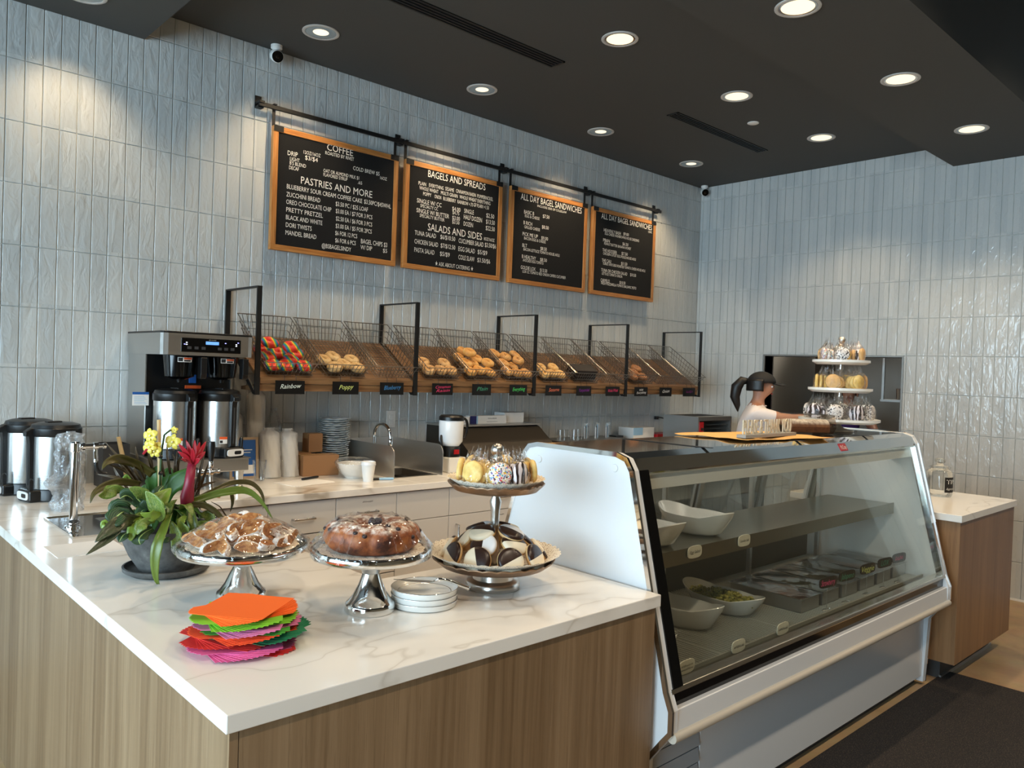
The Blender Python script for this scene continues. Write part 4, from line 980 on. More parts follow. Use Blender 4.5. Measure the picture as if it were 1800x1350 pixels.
# ------------------------------------------------------------------ things on the back counter
BK = YW-.009
def on_c(px, py): return onz(px, py, ZC)
def cupstack(loc, n, r0, r1, hc, step, mat, label, wrapm=None, lean=0, flip=False, az=0):
    s = thing('cup_stack', label, 'cups', loc); m = MB(); s.rotation_euler = (lean, 0, az)
    H = hc+step*(n-1)
    for k in range(n):
        z = k*step
        m.lathe([(r0*.5, z+.001), (r0, z), (r1, z+hc), (r1+.003, z+hc), (r1+.003, z+hc-.004), (r1-.001, z+hc-.005)] if not flip else [(.001, H-z), (r0, H-z), (r1, H-z-hc), (r1+.003, H-z-hc)], 22)
    m.build('cups', mat, s, 50)['kind'] = 'stuff'
    if wrapm:
        R = r1+.008
        MB().surf(lambda u, v: Vector(((R+.004*sin(9*2*pi*u+11*v)+.003*sin(15*2*pi*u-23*v))*cos(2*pi*u)*(1 if v < .93 else .55), (R+.004*sin(9*2*pi*u+11*v))*sin(2*pi*u)*(1 if v < .93 else .55), v*(H+.05))), 28, 20, wu=True).build('wrap', wrapm, s, 1)
    return s
M_CUPW = sm('cream_paper_cup', srgb(240, 234, 222), .6); M_CUPWH = sm('white_foam', srgb(232, 231, 226), .55)
cupstack((2.075, 4.475, ZC), 14, .030, .043, .09, .03, M_CUPW, 'tall stack of cream cups in the corner behind the leaning sleeves', M_HAZE)
cupstack((1.955, 4.515, ZC), 9, .030, .043, .09, .032, M_CUPW, 'shorter stack of cream cups beside the brewer column', M_HAZE)
cupstack((2.105, 4.325, ZC), 9, .036, .05, .10, .018, M_CUPWH, 'leaning white sleeve of cups in plastic behind the clear cup', M_HAZE, radians(-7))
cupstack((2.228, 4.33, ZC), 9, .033, .046, .10, .017, M_CUPWH, 'leaning white sleeve of cups in plastic beside the cardboard boxes', M_HAZE, radians(-5), False, .5)
# bag of clear lids
bg = thing('lid_bag', 'clear plastic bag of cup lids above the leaning sleeves', 'bag', (2.20, 4.50, ZC+.0))
def bagf(u, v):
    a = 2*pi*u; r = .055*sin(pi*min(.97, v*.9+.12))**.6+.006*sin(8*a+14*v)+.005*sin(17*a-9*v); return Vector((r*cos(a), r*sin(a)*.8, .40*v))
MB().surf(bagf, 30, 22, wu=True).build('bag', M_WRAP, bg, 1)
m = MB()
for k in range(16): m.lathe([(.001, .02+.016*k), (.043, .02+.016*k), (.044, .028+.016*k)], 20)
m.build('lids', M_CUPGL, bg, 50)['kind'] = 'stuff'
# clear cup
cc = thing('plastic_cup', 'empty clear plastic cup beside the blue picture frame', 'cup', (2.00, 4.25, ZC))
MB().lathe([(.0005, .002), (.028, .001), (.040, .112), (.042, .115), (.0405, .116)], 24).build('cup', M_CUPGL, cc, 50)
# blue card in a wooden frame
bf = thing('photo_frame', 'small blue poster in a pale timber frame leaning by the brewer', 'picture frame', (1.875, 4.36, ZC), 0); bf.rotation_euler = (radians(-8), 0, radians(-8))
for q in ((0, .165, .225, .24), (0, .165, 0, .015), (0, .015, .015, .225), (.15, .165, .015, .225)): MB().box(q[0], q[1], 0, .015, q[2], q[3]).build('frame_bar', sm('pale_timber', srgb(176, 152, 124), .6), bf)
pb = MB().box(.015, .15, .004, .010, .015, .225).build('print', M_BLUE, bf); MB().box(.05, .13, .003, .005, .165, .17).box(.05, .12, .003, .005, .15, .154).build('print_line', M_PAPER, pb); MB().box(.03, .14, .003, .005, .03, .08).build('print_panel', M_PAPER, pb)
# cardboard boxes
def carton(x0, x1, y0, y1, z0, z1, label, rz=0):
    c = thing('cardboard_box', label, 'box', ((x0+x1)/2, (y0+y1)/2, z0), rz, 'cardboard boxes'); a, b, h = (x1-x0)/2, (y1-y0)/2, z1-z0
    MB().box(-a, a, -b, b, 0, h).build('carton', M_CARD, c, bev=.003); MB().box(-a-.0006, a+.0006, -.022, .022, h-.03, h+.0008).build('tape', sm('packing_tape', srgb(176, 140, 96), .25), c)
carton(2.29, 2.52, 4.26, 4.37, ZC, ZC+.125, 'wide brown carton lying in front of the other cartons', radians(-6))
carton(2.27, 2.40, 4.385, 4.49, ZC, ZC+.13, 'brown carton standing behind the wide carton'); carton(2.38, 2.475, 4.385, 4.47, ZC+.125, ZC+.24, 'small brown carton perched on top of the others')
bpy.data.objects['cardboard_box.002'].location.z = ZC+.13
# stack of foil-look baskets (30 nested paper plates)
M_FOIL = sm('grey_paper_plate', srgb(236, 240, 240), .5)
def platef(ph):
    m = MB(); n = 40
    def f(u, v):
        a = 2*pi*u; r = [.001, .075, .098, .112][0]; 
        k = v*3; i = min(2, int(k)); fr = k-i; rs = [.001, .070, .085, .100]; zs = [0, 0, .008, .010]; r = rs[i]+(rs[i+1]-rs[i])*fr; z = zs[i]+(zs[i+1]-zs[i])*fr
        if v > .6: z += .003*sin(9*a+ph)*(v-.6)/.4; r *= 1+.012*sin(5*a+ph)
        return Vector((r*cos(a), r*sin(a), z))
    return m.surf(f, n, 3, wu=True).mesh('paper_plate', M_FOIL, 0)
pm = [platef(k*2.1) for k in range(4)]
pl0 = Vector((2.592, 4.455, ZC))
for k in range(25):
    o = link('paper_plate', pm[k % 4], None, (pl0.x+random.uniform(-.005, .005), pl0.y+random.uniform(-.004, .004), ZC+.002+k*.0135), (random.uniform(-.02, .02), random.uniform(-.02, .02), random.uniform(0, 6)))
    tag(o, 'grey fluted paper plate in the tall stack beside the sink', 'plate', 'stacked paper plates')
# bowl in plastic film
wb = thing('wrapped_bowl', 'white bowl in crinkled plastic beside the paper cup', 'bowl', (2.535, 4.10, ZC))
MB().lathe([(.0005, .002), (.055, .0), (.075, .03), (.105, .09), (.108, .09), (.078, .028), (.056, .005), (.0005, .006)], 32).build('bowl', M_WPORC, wb, 50)
def wf_(u, v):
    a = 2*pi*u; prof = [(.060, 0), (.088, .035), (.122, .095), (.10, .115), (.03, .122), (.001, .118)]; k = v*5; i = min(4, int(k)); f = k-i
    r = prof[i][0]*(1-f)+prof[i+1][0]*f; z = prof[i][1]*(1-f)+prof[i+1][1]*f; r *= 1+.03*sin(11*a+6*v)+.02*sin(19*a-8*v); return Vector((r*cos(a), r*sin(a), z+.004*sin(7*a+9*v)*v))
MB().surf(wf_, 44, 20, wu=True).build('film', M_WRAP, wb, 1)
# lidded paper cup
p = on_c(638, 845); pc_ = thing('paper_cup', 'white lidded paper cup by the front edge of the back counter', 'cup', (p.x+.012, p.y-.035, ZC))
MB().lathe([(.0005, .002), (.029, 0), (.041, .098)], 28).build('cup', M_WHITEM, pc_, 40); MB().lathe([(.043, .096), (.044, .102), (.042, .106), (.041, .116), (.037, .118), (.036, .112), (.0005, .112)], 28).build('lid', M_WHITE, pc_, 40)
# papers and pens
p = on_c(535, 848); pp = thing('paper_sheets', 'loose sheets of paper by the back counter edge', 'paper', (p.x, p.y, ZC), radians(8))
for k in range(3): MB().box(-.14, .14, -.10, .10, .0006*k, .0006*k+.0005, M=Rz(.09*k)).build('sheet', M_PAPER, pp)
def pen(px, py, rz, label, m1, m2):
    p = on_c(px, py); q = thing('marker_pen', label, 'pen', (p.x, p.y, ZC+.008), rz)
    MB().lathe([(.0005, -.07), (.006, -.068), (.0075, -.06), (.0075, .02)], 14, M=Ry(pi/2)).build('barrel', m1, q, 40); MB().lathe([(.008, .02), (.008, .06), (.005, .07), (.0005, .071)], 14, M=Ry(pi/2)).build('cap', m2, q, 40)
    return q
pen(672, 844, radians(160), 'grey-bodied marker with a black cap beside the sink panel', M_LBLUE, M_BLK)
q = pen(545, 843, radians(20), 'black marker lying on the loose papers', M_BLK, M_BLK); q.location.z += .002
# sink with stainless splash guards and tap
sk = thing('sink', 'drop-in stainless sink with tall splash guards', 'sink', (SKX0, SKY0, ZC)); sw, sd = SKX1-SKX0, SKY1-SKY0
m = MB(); m.box(.004, sw-.004, .004, .008, -.2, 0).box(.004, sw-.004, sd-.008, sd-.004, -.2, 0).box(.004, .008, .008, sd-.008, -.2, 0).box(sw-.008, sw-.004, .008, sd-.008, -.2, 0).box(.004, sw-.004, .004, sd-.004, -.204, -.2)
m.box(-.012, sw+.012, -.012, .004, 0, .003).box(-.012, sw+.012, sd-.004, sd+.012, 0, .003).box(-.012, .004, .004, sd-.004, 0, .003).box(sw-.004, sw+.012, .004, sd-.004, 0, .003).build('basin', M_DSTEEL, sk)
def guard(x, y0, y1, h, name='splash_guard'):
    n = 8; r = .06; po = [(y1, 0), (y1, h)]+[(y0+r-r*sin(pi/2*k/n), h-r+r*cos(pi/2*k/n)) for k in range(n+1)]+[(y0, 0)]
    MB().prism(po[::-1], 'x', x, x+.003).build(name, M_STEEL, sk, bev=.0008)
guard(-.035, -.03, sd+.20, .195); guard(sw+.035, -.03, sd+.20, .195)
MB().box(-.035, sw+.038, sd+.20, sd+.204, 0, .195).build('back_guard', M_STEEL, sk)
fc = thing('kitchen_tap', 'chrome gooseneck tap standing behind the sink', 'tap', (SKX0+.13, SKY1+.09, ZC))
MB().lathe([(.028, 0), (.028, .01), (.018, .018), (.016, .06)], 20, cap=True).build('base', M_CHROME, fc, 40)
MB().tube([(0, 0, .05), (0, 0, .22)]+bez((0, 0, .22), (0, 0, .33), (0.02, -.16, .33), (.02, -.16, .20), 14), .011, 12).build('spout', M_CHROME, fc, 50)
MB().lathe([(.012, .155), (.015, .16), (.015, .205), (.012, .21)], 14, (.02, -.16, 0), cap=True).build('spray_head', M_CHROME, fc, 40); MB().tube([(.016, 0, .04), (.06, -.01, .07)], .005, 8).build('lever', M_CHROME, fc)
ol = ony(686, 762, BK); ot = thing('wall_outlet', 'white electrical outlet on the tiles behind the sink', 'outlet', (ol.x, BK, 1.16)); MB().box(-.037, .037, -.005, 0, 0, .115).build('plate', M_WHITEM, ot, bev=.002)
for z in (.03, .072): MB().box(-.016, .016, -.008, -.005, z-.012, z+.014).build('socket', M_WHITEM, ot, bev=.002)
# stainless hopper unit with sloping front
M_BIN = steel('dark_bin_steel', (.10, .09, .08, 1), .5); UX0, UX1 = 3.42, 4.28; u = thing('ice_bin', 'dark stainless bin with a sloping front beside the sink', 'bin', (UX0, 4.0, ZC)); uw = UX1-UX0; yb = BK-4.0-.001
pr = [(0, .0), (yb, .0), (yb, .27), (.32, .27), (.29, .26), (0, .05)]
MB().prism(pr, 'x', 0, .006).build('side', M_BIN, u); MB().prism(pr, 'x', uw-.006, uw).build('side', M_BIN, u)
MB().prism([(.29, .26), (.294, .255), (.004, .045), (0, .05)][::-1], 'x', .006, uw-.006).build('slope', M_BIN, u); MB().box(.006, uw-.006, 0, .005, 0, .05).build('front', M_BIN, u)
MB().box(-.006, uw+.006, .282, yb, .27, .282).build('top', M_STEELH, u); MB().box(.006, uw-.006, yb-.005, yb, 0, .27).build('back', M_DSTEEL, u)
# catering-film boxes on the bin
def filmbox(x0, x1, y0, y1, h, label, long=True):
    f = thing('film_box', label, 'box', (x0, y0, ZC+.282), 0); a, b = x1-x0, y1-y0
    MB().box(0, a, 0, b, 0, h).build('carton', M_PAPER, f, bev=.001)
    if long:
        MB().box(0, a*.17, -.0008, .001, .0005, h-.0005).build('navy_patch', M_NAVY, f); MB().box(a*.17, a*.21, -.0008, .001, .0005, h-.0005).build('blue_patch', M_LBLUE, f)
        text_mesh([('~', a*.48, a*.72, h*.58, .012)], .001).build('print', M_INK, f).__setitem__('kind', 'stuff'); MB().box(a*.45, a*.75, -.001, .001, h*.22, h*.25).build('print_rule', M_INK, f)
        MB().box(-.0008, .001, b*.2, b*.6, h*.25, h*.75).build('end_print', M_BLUE, f)
    return f
zt = ZC+.282
a = ony(820, 738, 4.33); b_ = ony(885, 738, 4.33)
filmbox(3.645, 4.00, 4.36, 4.41, .058, 'long white catering film box with navy end on the steel bin'); f2 = filmbox(3.51, 3.63, 4.35, 4.41, .052, 'short white and blue film box at the end of the steel bin'); filmbox(4.02, 4.22, 4.40, 4.52, .075, 'open white carton on the steel bin', False)
# grinder-like white dispenser in front of the bin
g = on_c(800, 815); gd = thing('coffee_grinder', 'white hopper grinder with a black base in front of the steel bin', 'grinder', (3.235, 4.06, ZC))
MB().box(-.07, .07, -.08, .08, 0, .10).build('stand', M_WPORC, gd, bev=.008); MB().lathe([(.064, .10), (.064, .165), (.060, .17)], 28, cap=True).build('collar', M_BLK, gd, 40)
MB().lathe([(.055, .17), (.078, .20), (.082, .33), (.078, .34)], 28, cap=True).build('hopper', M_WHITE, gd, 40); MB().lathe([(.083, .338), (.083, .36), (.07, .372), (.0005, .372)], 28).build('lid', M_BLK, gd, 40)
MB().tube(bez((.07, -.03, .35), (.12, -.04, .36), (.12, -.03, .25), (.085, -.03, .22), 8), .009, 8).build('handle', M_BLK, gd, 50); MB().tube(bez((-.08, 0, .24), (-.105, -.02, .2), (-.08, -.02, .15), (-.066, -.01, .12), 8), .008, 8).build('lever', M_BLK, gd, 50)
MB().box(-.02, .02, -.066, -.06, .12, .15).build('red_label', M_RED, gd)
# red-handled knife leaning at the bin
kn = thing('knife', 'knife with a red handle standing up beside the steel bin', 'knife', (4.37, 4.40, .90)); MB().tube([(0, 0, .0), (.01, 0, .13)], .005, 6).build('blade', M_STEEL, kn); MB().tube([(.01, 0, .13), (.045, 0, .23)], .010, 8).build('handle', M_RED, kn)
# prep table run beyond the bin: steel shelf with glasses, cutlery bundles, boxes, toaster
tb = thing('prep_table', 'stainless prep table along the far end of the menu wall', 'table', (4.34, 3.75, 0)); tw, td = XW-4.34-.02, BK-3.75
MB().box(0, tw, 0, td, .86, .90).build('top', M_STEELH, tb, bev=.003)
for x in (.03, tw-.06):
    for y in (.03, td-.06): MB().box(x, x+.035, y, y+.035, 0, .86).build('leg', M_STEEL, tb)
MB().box(.03, tw-.03, .03, td-.03, .25, .27).build('undershelf', M_STEELH, tb)
TZ = .90
rk = thing('riser_shelf', 'low steel riser carrying glasses and cutlery', 'shelf', (4.48, 4.22, TZ)); MB().box(0, .80, 0, .30, .125, .14).build('board', M_DSTEEL, rk)
for x in (.01, .77): MB().box(x, x+.02, .02, .28, 0, .125).build('upright', M_DSTEEL, rk)
for i, x in enumerate((.06, .14, .22, .30)):
    gq = thing('drinking_glass', 'small upturned glass on the steel riser', 'glass', (4.48+x, 4.30+.03*(i % 2), TZ+.14), 0, 'glasses on the riser'); MB().lathe([(.034, 0), (.036, .001), (.031, .085), (.0005, .087)], 20).build('glass', M_CUPGL, gq, 40)
for i in range(9):
    x = 4.48+.40+.045*i; ct = thing('cutlery_bundle', 'clear pouch of plastic cutlery standing on the steel riser', 'cutlery', (x, 4.34+.03*(i % 3), TZ+.14), 0, 'cutlery pouches on the riser')
    for k in range(3): MB().box(-.012+.009*k, -.007+.009*k, -.003, .003, 0, .09+.012*((i+k) % 3)).build('utensil', [M_WHITE, M_DGREY, M_LBLUE][(i+k) % 3], ct)
    MB().surf(lambda u, v: Vector(((.02+.004*sin(5*2*pi*u+9*v))*cos(2*pi*u), .012*sin(2*pi*u), .125*v)), 14, 8, wu=True).build('pouch', M_WRAP, ct, 1)
# ------------------------------------------------------------------ cake stands on the peninsula
def cake_stand(loc, R, H, label):
    s = thing('cake_stand', label, 'cake stand', loc)
    MB().lathe([(.001, .002), (.066, 0), (.069, .004), (.069, .02), (.066, .026), (.06, .03), (.046, .05), (.032, .08), (.0235, H*.60)], 48).build('foot', M_SILVER, s, 60)
    MB().lathe([(.0235, H*.60), (.026, H*.62), (.034, H*.86), (.036, H-.02)], 40).build('stem', M_STEELS, s, 60)
    MB().lathe([(.036, H-.021), (R-.012, H-.018), (R-.004, H-.022), (R, H-.018), (R, H), (R-.004, H+.003), (R-.012, H-.004), (.001, H-.004)], 64).build('plate', M_SILVER, s, 60)
    return s
M_STEELS = steel('satin_steel', (.6, .6, .6, 1), .24)
def doily(parent, R, z, name='doily'):
    m = MB(); n = 72
    def f(u, v):
        a = 2*pi*u; r = R*(.12+.88*v)*(1+(.035*abs(sin(18*a/2)) if v > .9 else 0)); return Vector((r*cos(a), r*sin(a), z+.0012*sin(20*a)*v))
    return m.surf(f, n, 6, wu=True).build(name, M_DOILY, parent)
t = NT('lace_paper'); v_ = t.n('TexVoronoi', i_Vector=t.obj(), i_Scale=150); t.set(Base_Color=t.mix(t.math('LESS_THAN', v_.outputs[0], .28), srgb(236, 226, 208), srgb(150, 120, 92)), Roughness=.8); M_DOILY = t.m
def dome_wrap(parent, R, H, prof, seed):
    rnd = random.Random(seed); ph = [rnd.uniform(0, 6) for _ in range(6)]
    def f(u, v):
        a = 2*pi*u; k = v*(len(prof)-1); i = min(len(prof)-2, int(k)); fr = k-i; r = prof[i][0]*(1-fr)+prof[i+1][0]*fr; z = prof[i][1]*(1-fr)+prof[i+1][1]*fr
        w = .0035*sin(26*a+ph[0])+.003*sin(41*a+ph[1])+.004*sin(9*a+ph[2]); k2 = sin(pi*min(1, v*1.1)); return Vector(((r+w*k2)*cos(a), (r+w*k2)*sin(a), z+w*.6*k2))
    return MB().surf(f, 96, 14, wu=True).build('cling_film', M_CLING, parent, 1)
M_CLING = film('cling_film', (.985, .985, .985), .035, .05, .38, .55, 18)
p1 = onz(424, 1053, ZC); S1 = Vector((p1.x, p1.y, ZC)); R1, H1 = .180, .160
cs1 = cake_stand(S1, R1, H1, 'silver pedestal stand of sugared biscotti beside the potted plant'); doily(cs1, R1-.03, H1-.0025)
dome_wrap(cs1, R1, H1, [(.04, H1-.05), (R1+.002, H1-.019), (R1+.004, H1+.002), (R1-.02, H1+.018), (R1-.06, H1+.045), (.06, H1+.075), (.001, H1+.078)], 2)
p2_ = onz(650, 1073, ZC); S2 = Vector((p2_.x, p2_.y, ZC)); R2, H2 = .165, .176
cs2 = cake_stand(S2, R2, H2, 'silver pedestal stand carrying the bundt cake'); doily(cs2, R2-.022, H2-.0025)
dome_wrap(cs2, R2, H2, [(.05, H2-.04), (R2+.002, H2-.019), (R2+.003, H2+.002), (R2-.02, H2+.025), (.122, H2+.058), (.09, H2+.083), (.05, H2+.084), (.001, H2+.082)], 5)
# bundt cake
t = NT('bundt_crust'); p = t.obj(); n1 = t.noise(p, 14, 5, .65); n2 = t.noise(p, 60, 3, .6)
c = t.ramp(n1.outputs[0], (.36, srgb(66, 30, 16)), (.5, srgb(136, 70, 32)), (.64, srgb(172, 104, 54))).outputs[0]
nz_ = t.n('SeparateXYZ', i_Vector=t.n('NewGeometry').outputs['Normal']).outputs[2]; su = t.math('MULTIPLY', t.ramp(nz_, (.55, (0, 0, 0)), (.9, (1, 1, 1))).outputs[0], t.ramp(n2.outputs[0], (.40, (0, 0, 0)), (.6, (.85, .85, .85))).outputs[0])
t.set(Base_Color=t.mix(su, c, srgb(238, 230, 218)), Roughness=.55, Normal=t.bump(n2.outputs[0], .3, .004)); M_BUNDT = t.m
bc = thing('bundt_cake', 'golden fluted bundt cake dusted with sugar under cling film', 'cake', (S2.x, S2.y, ZC+H2-.002))
def bund(u, v):
    a = 2*pi*u; b = 2*pi*v; fl = 1+.16*(abs(cos(5*a))**.7-.6)*(1 if cos(b) > -.2 else .2); q = .074+.050*cos(b)*fl*(1.05 if cos(b) > 0 else .9); z = .046+.050*(abs(sin(b))**.8)*(1 if sin(b) > 0 else -1)*(.96+.06*abs(cos(5*a)) if sin(b) > 0 else 1)
    return Vector((q*cos(a), q*sin(a), max(z, .001)))
_b0 = bund
def bund(u, v): q = _b0(u, v); return Vector((q.x*1.02, q.y*1.02, q.z*.82))
MB().surf(bund, 100, 24, wu=True, wv=True).build('crust', M_BUNDT, bc, 1)
M_BERRY = sm('blueberry', srgb(46, 40, 58), .5); M_FRUIT = sm('baked_fruit', srgb(44, 28, 26), .5)
rnd = random.Random(4)
for k in range(14):
    a = rnd.uniform(0, 6.28); r = rnd.uniform(0, .022); MB().ball((r*cos(a), r*sin(a), .066+rnd.uniform(0, .012)), .0085, nu=10, nv=7).build('blueberry', M_BERRY, bc, 1)
MB().lathe([(.001, .062), (.026, .062)], 16).build('berry_bed', M_BERRY, bc)
for k in range(22):
    a = rnd.uniform(0, 6.28); b = rnd.uniform(.1, 1.35); q = .074+.0505*cos(b)*(1+.055*abs(cos(5*a))**1.5); MB().ball((q*1.02*cos(a), q*1.02*sin(a), (.046+.049*sin(b)**.8)*.82), .007, .008, .006, nu=8, nv=6).build('fruit', M_FRUIT, bc, 1)
# biscotti slices
t = NT('biscotti'); p = t.obj(); n1 = t.noise(p, 60, 4, .6); n2 = t.noise(p, 160, 2, .6)
c = t.ramp(n1.outputs[0], (.35, srgb(128, 72, 34)), (.5, srgb(172, 112, 60)), (.68, srgb(200, 150, 96))).outputs[0]; sx = t.n('SeparateXYZ', i_Vector=p); ed = t.math('GREATER_THAN', t.math('ABSOLUTE', sx.outputs[2]), .0085)
cr = t.ramp(n2.outputs[0], (.34, srgb(160, 112, 74)), (.46, srgb(232, 224, 216))).outputs[0]
t.set(Base_Color=t.mix(t.n('VertexColor', layer_name='crust').outputs[0], c, cr), Roughness=.7, Normal=t.bump(n1.outputs[0], .5, .004)); M_BISC = t.m
def bisc_mesh(seed):
    rnd = random.Random(seed); L, Hh, th = rnd.uniform(.034, .042), rnd.uniform(.017, .021), .0095; n = 18; m = MB(); ph = rnd.uniform(0, 6)
    po = [(L*cos(2*pi*i/n)*(1+.05*sin(3*2*pi*i/n+ph)), Hh*(sin(2*pi*i/n) if sin(2*pi*i/n) > 0 else .55*sin(2*pi*i/n))*(1+.06*sin(5*2*pi*i/n+ph))) for i in range(n)]
    vs = [(x*.93, y*.93, -th) for x, y in po]+[(x, y, -th*.7) for x, y in po]+[(x, y, th*.7) for x, y in po]+[(x*.93, y*.93, th) for x, y in po]
    fs = [tuple(range(n-1, -1, -1)), tuple(range(3*n, 4*n))]
    for k in range(3): fs += [(k*n+i, k*n+(i+1) % n, (k+1)*n+(i+1) % n, (k+1)*n+i) for i in range(n)]
    me = m.add(vs, fs).mesh('biscotti', M_BISC, 50); at = me.color_attributes.new('crust', 'FLOAT_COLOR', 'CORNER')
    for pl in me.polygons:
        c_ = 0 if abs(pl.normal.z) > .9 else 1
        for li in pl.loop_indices: at.data[li].color = (c_, c_, c_, 1)
    return me
bms = [bisc_mesh(k) for k in range(5)]; rnd = random.Random(11); k = 0
for ring, (cnt, rr, zz, tl) in enumerate(((16, .130, .019, 64), (13, .095, .028, 60), (11, .078, .046, 55), (8, .050, .058, 50), (5, .022, .070, 45), (7, .05, .026, 25))):
    for i in range(cnt):
        a = 2*pi*(i+.4*ring)/cnt+rnd.uniform(-.12, .12); o = link('biscotti', bms[k % 5], None, (S1.x+rr*cos(a), S1.y+rr*sin(a), ZC+H1-.004+zz), None); k += 1
        M = Rz(a+pi/2+rnd.uniform(-1.1, 1.1))@Rx(radians(tl+rnd.uniform(-38, 30)))@Rz(rnd.uniform(-.5, .5)); o.rotation_euler = M.to_euler()
        tag(o, 'sugar-dusted biscotti slice on the silver stand beside the plant', 'biscotti', 'biscotti slices under film')
# ------------------------------------------------------------------ two-tier cookie stand
pt_ = onz(866, 1032, ZC); S3 = Vector((pt_.x, pt_.y, ZC))
ts = thing('tiered_stand', 'two-tier metal stand of black and white cookies beside the display case', 'tiered stand', S3)
MB().lathe([(.001, .001), (.082, 0), (.085, .003), (.085, .018), (.080, .026), (.064, .03), (.062, .062), (.05, .066)], 48).build('foot', M_NICKEL, ts, 60)
def scallop_tray(R, z, name):
    def f(u, v):
        a = 2*pi*u; prof = [(.01, 0), (R*.6, .0), (R*.86, .008), (R, .028)]; k = v*3; i = min(2, int(k)); fr = k-i; r = prof[i][0]*(1-fr)+prof[i+1][0]*fr; zz = prof[i][1]*(1-fr)+prof[i+1][1]*fr
        if v > .7: r *= 1+.012*abs(sin(14*a)); zz += .004*abs(sin(14*a))
        return Vector((r*cos(a), r*sin(a), z+zz))
    o = MB().surf(f, 112, 9, wu=True).build(name, M_BRONZE, ts, 1, solid=.003)
    return o
scallop_tray(.190, .066, 'lower_tray'); scallop_tray(.150, .300, 'upper_tray')
def dl(R, z, zr):
    def f(u, v):
        a = 2*pi*u; r = R*(.1+.9*v)*(1+(.03*abs(sin(20*a)) if v > .9 else 0)); q = max(0, r/R-.62); return Vector((r*cos(a), r*sin(a), z+q*zr+.002*sin(30*a)*q))
    return MB().surf(f, 120, 10, wu=True).build('doily', M_DOILY, ts, 1)
dl(.205, .074, .11); dl(.150, .306, .10)
MB().lathe([(.0145, .066), (.013, .075), (.019, .10), (.0165, .12), (.0125, .16), (.0145, .24), (.019, .27), (.0125, .285), (.015, .296), (.012, .31), (.0115, .395), (.018, .40), (.018, .408), (.013, .412)], 24).build('column', M_NICKEL, ts, 60)
MB().ball((0, 0, .430), .021, nu=20, nv=14).build('finial', M_NICKEL, ts, 1)
# black and white cookies
M_CAKE = dough('cookie_cake', srgb(196, 150, 92), srgb(214, 172, 116), srgb(226, 192, 140)); M_VAN = sm('vanilla_icing', srgb(238, 226, 200), .35); M_CHO = sm('chocolate_icing', srgb(48, 28, 20), .32); M_WICE = sm('white_icing', srgb(236, 236, 236), .35)
def half_disc(R, h0, h1, a0, a1):
    m = MB(); prof = [(R*1.0, h0), (R*.99, h0+(h1-h0)*.35), (R*.92, h0+(h1-h0)*.68), (R*.75, h0+(h1-h0)*.88), (R*.45, h1), (.0005, h1+.001)]
    return m.lathe(prof, 14, a0=a0, a1=a1)
def bw_cookie(mw):
    c = thing('black_white_cookie', 'x', 'cookie'); R = .042
    MB().lathe([(.0005, 0), (R*.9, 0), (R, .005), (R, .009), (R*.97, .012)], 28).build('cake', M_CAKE, c, 60)
    half_disc(R*.985, .0105, .023, 0, pi).build('white_icing', mw, c, 60); half_disc(R*.985, .0105, .0225, pi, 2*pi).build('dark_icing', M_CHO, c, 60); return c
c0 = bw_cookie(M_VAN); c1 = bw_cookie(M_WICE); rnd = random.Random(21); first = {0: True, 1: True}
LB = ['vanilla and chocolate half-iced cookie on the lower tier of the metal stand', 'bright white and chocolate half-iced cookie on the lower tier of the metal stand']
def put_cookie(kind, loc, M):
    src = (c0, c1)[kind]
    o = src if first[kind] else copy_tree(src); first[kind] = False
    o.location = loc; o.rotation_euler = M.to_euler(); o['label'] = LB[kind]; o['group'] = ('vanilla black and white cookies', 'white black and white cookies')[kind]
for i in range(9):
    a = 2*pi*i/9+.15; M = Rz(a)@Ry(radians(60+rnd.uniform(-9, 9)))@Rz(rnd.choice([0, pi, pi/2, -pi/2, .8, 2.4])+rnd.uniform(-.4, .4)); put_cookie(0, (S3.x+.135*cos(a), S3.y+.135*sin(a), ZC+.110), M)
for i in range(6):
    a = 2*pi*i/6+.5; M = Rz(a)@Ry(radians(40+rnd.uniform(-10, 10)))@Rz(rnd.uniform(0, 6)); put_cookie(0 if i % 3 else 1, (S3.x+.088*cos(a), S3.y+.088*sin(a), ZC+.142), M)
for i in range(4):
    a = 2*pi*i/4+.2; M = Rz(a)@Ry(radians(22))@Rz(rnd.uniform(0, 6)); put_cookie(1 if i % 2 else 0, (S3.x+.060*cos(a), S3.y+.060*sin(a), ZC+.170), M)
# bagged cookies
def speckled(name, base, cols, sc, th):
    t = NT(name); c = base; p = t.obj()
    for i, col in enumerate(cols):
        v = t.n('TexVoronoi', i_Vector=t.map(p, (1, 1, 1), (i, i*2, i*3), (i*.3, i*.7, 0)), i_Scale=sc); c = t.mix(t.math('LESS_THAN', v.outputs[0], th), c, col)
    t.set(Base_Color=c, Roughness=.5); return t.m
M_SPR = speckled('sprinkles', srgb(226, 214, 204), [srgb(226, 60, 80), srgb(60, 170, 190), srgb(240, 200, 60), srgb(60, 40, 36), srgb(250, 250, 250), srgb(120, 90, 170)], 120, .3)
t = NT('drizzled_icing'); wv = t.n('TexWave', i_Vector=t.map(t.obj(), (1, 1, 1), (0, 0, .7)), i_Scale=16, i_Distortion=6, i_Detail=2); t.set(Base_Color=t.ramp(wv.outputs[1], (.42, srgb(42, 26, 26)), (.55, srgb(226, 220, 226))).outputs[0], Roughness=.4); M_DRZ = t.m
M_YEL = dough('butter_cookie', srgb(206, 164, 84), srgb(226, 190, 110), srgb(236, 208, 140), None, 30); M_OREO = speckled('cookie_crumb', srgb(206, 198, 192), [srgb(40, 32, 34), srgb(60, 48, 46), srgb(236, 230, 224)], 90, .34)
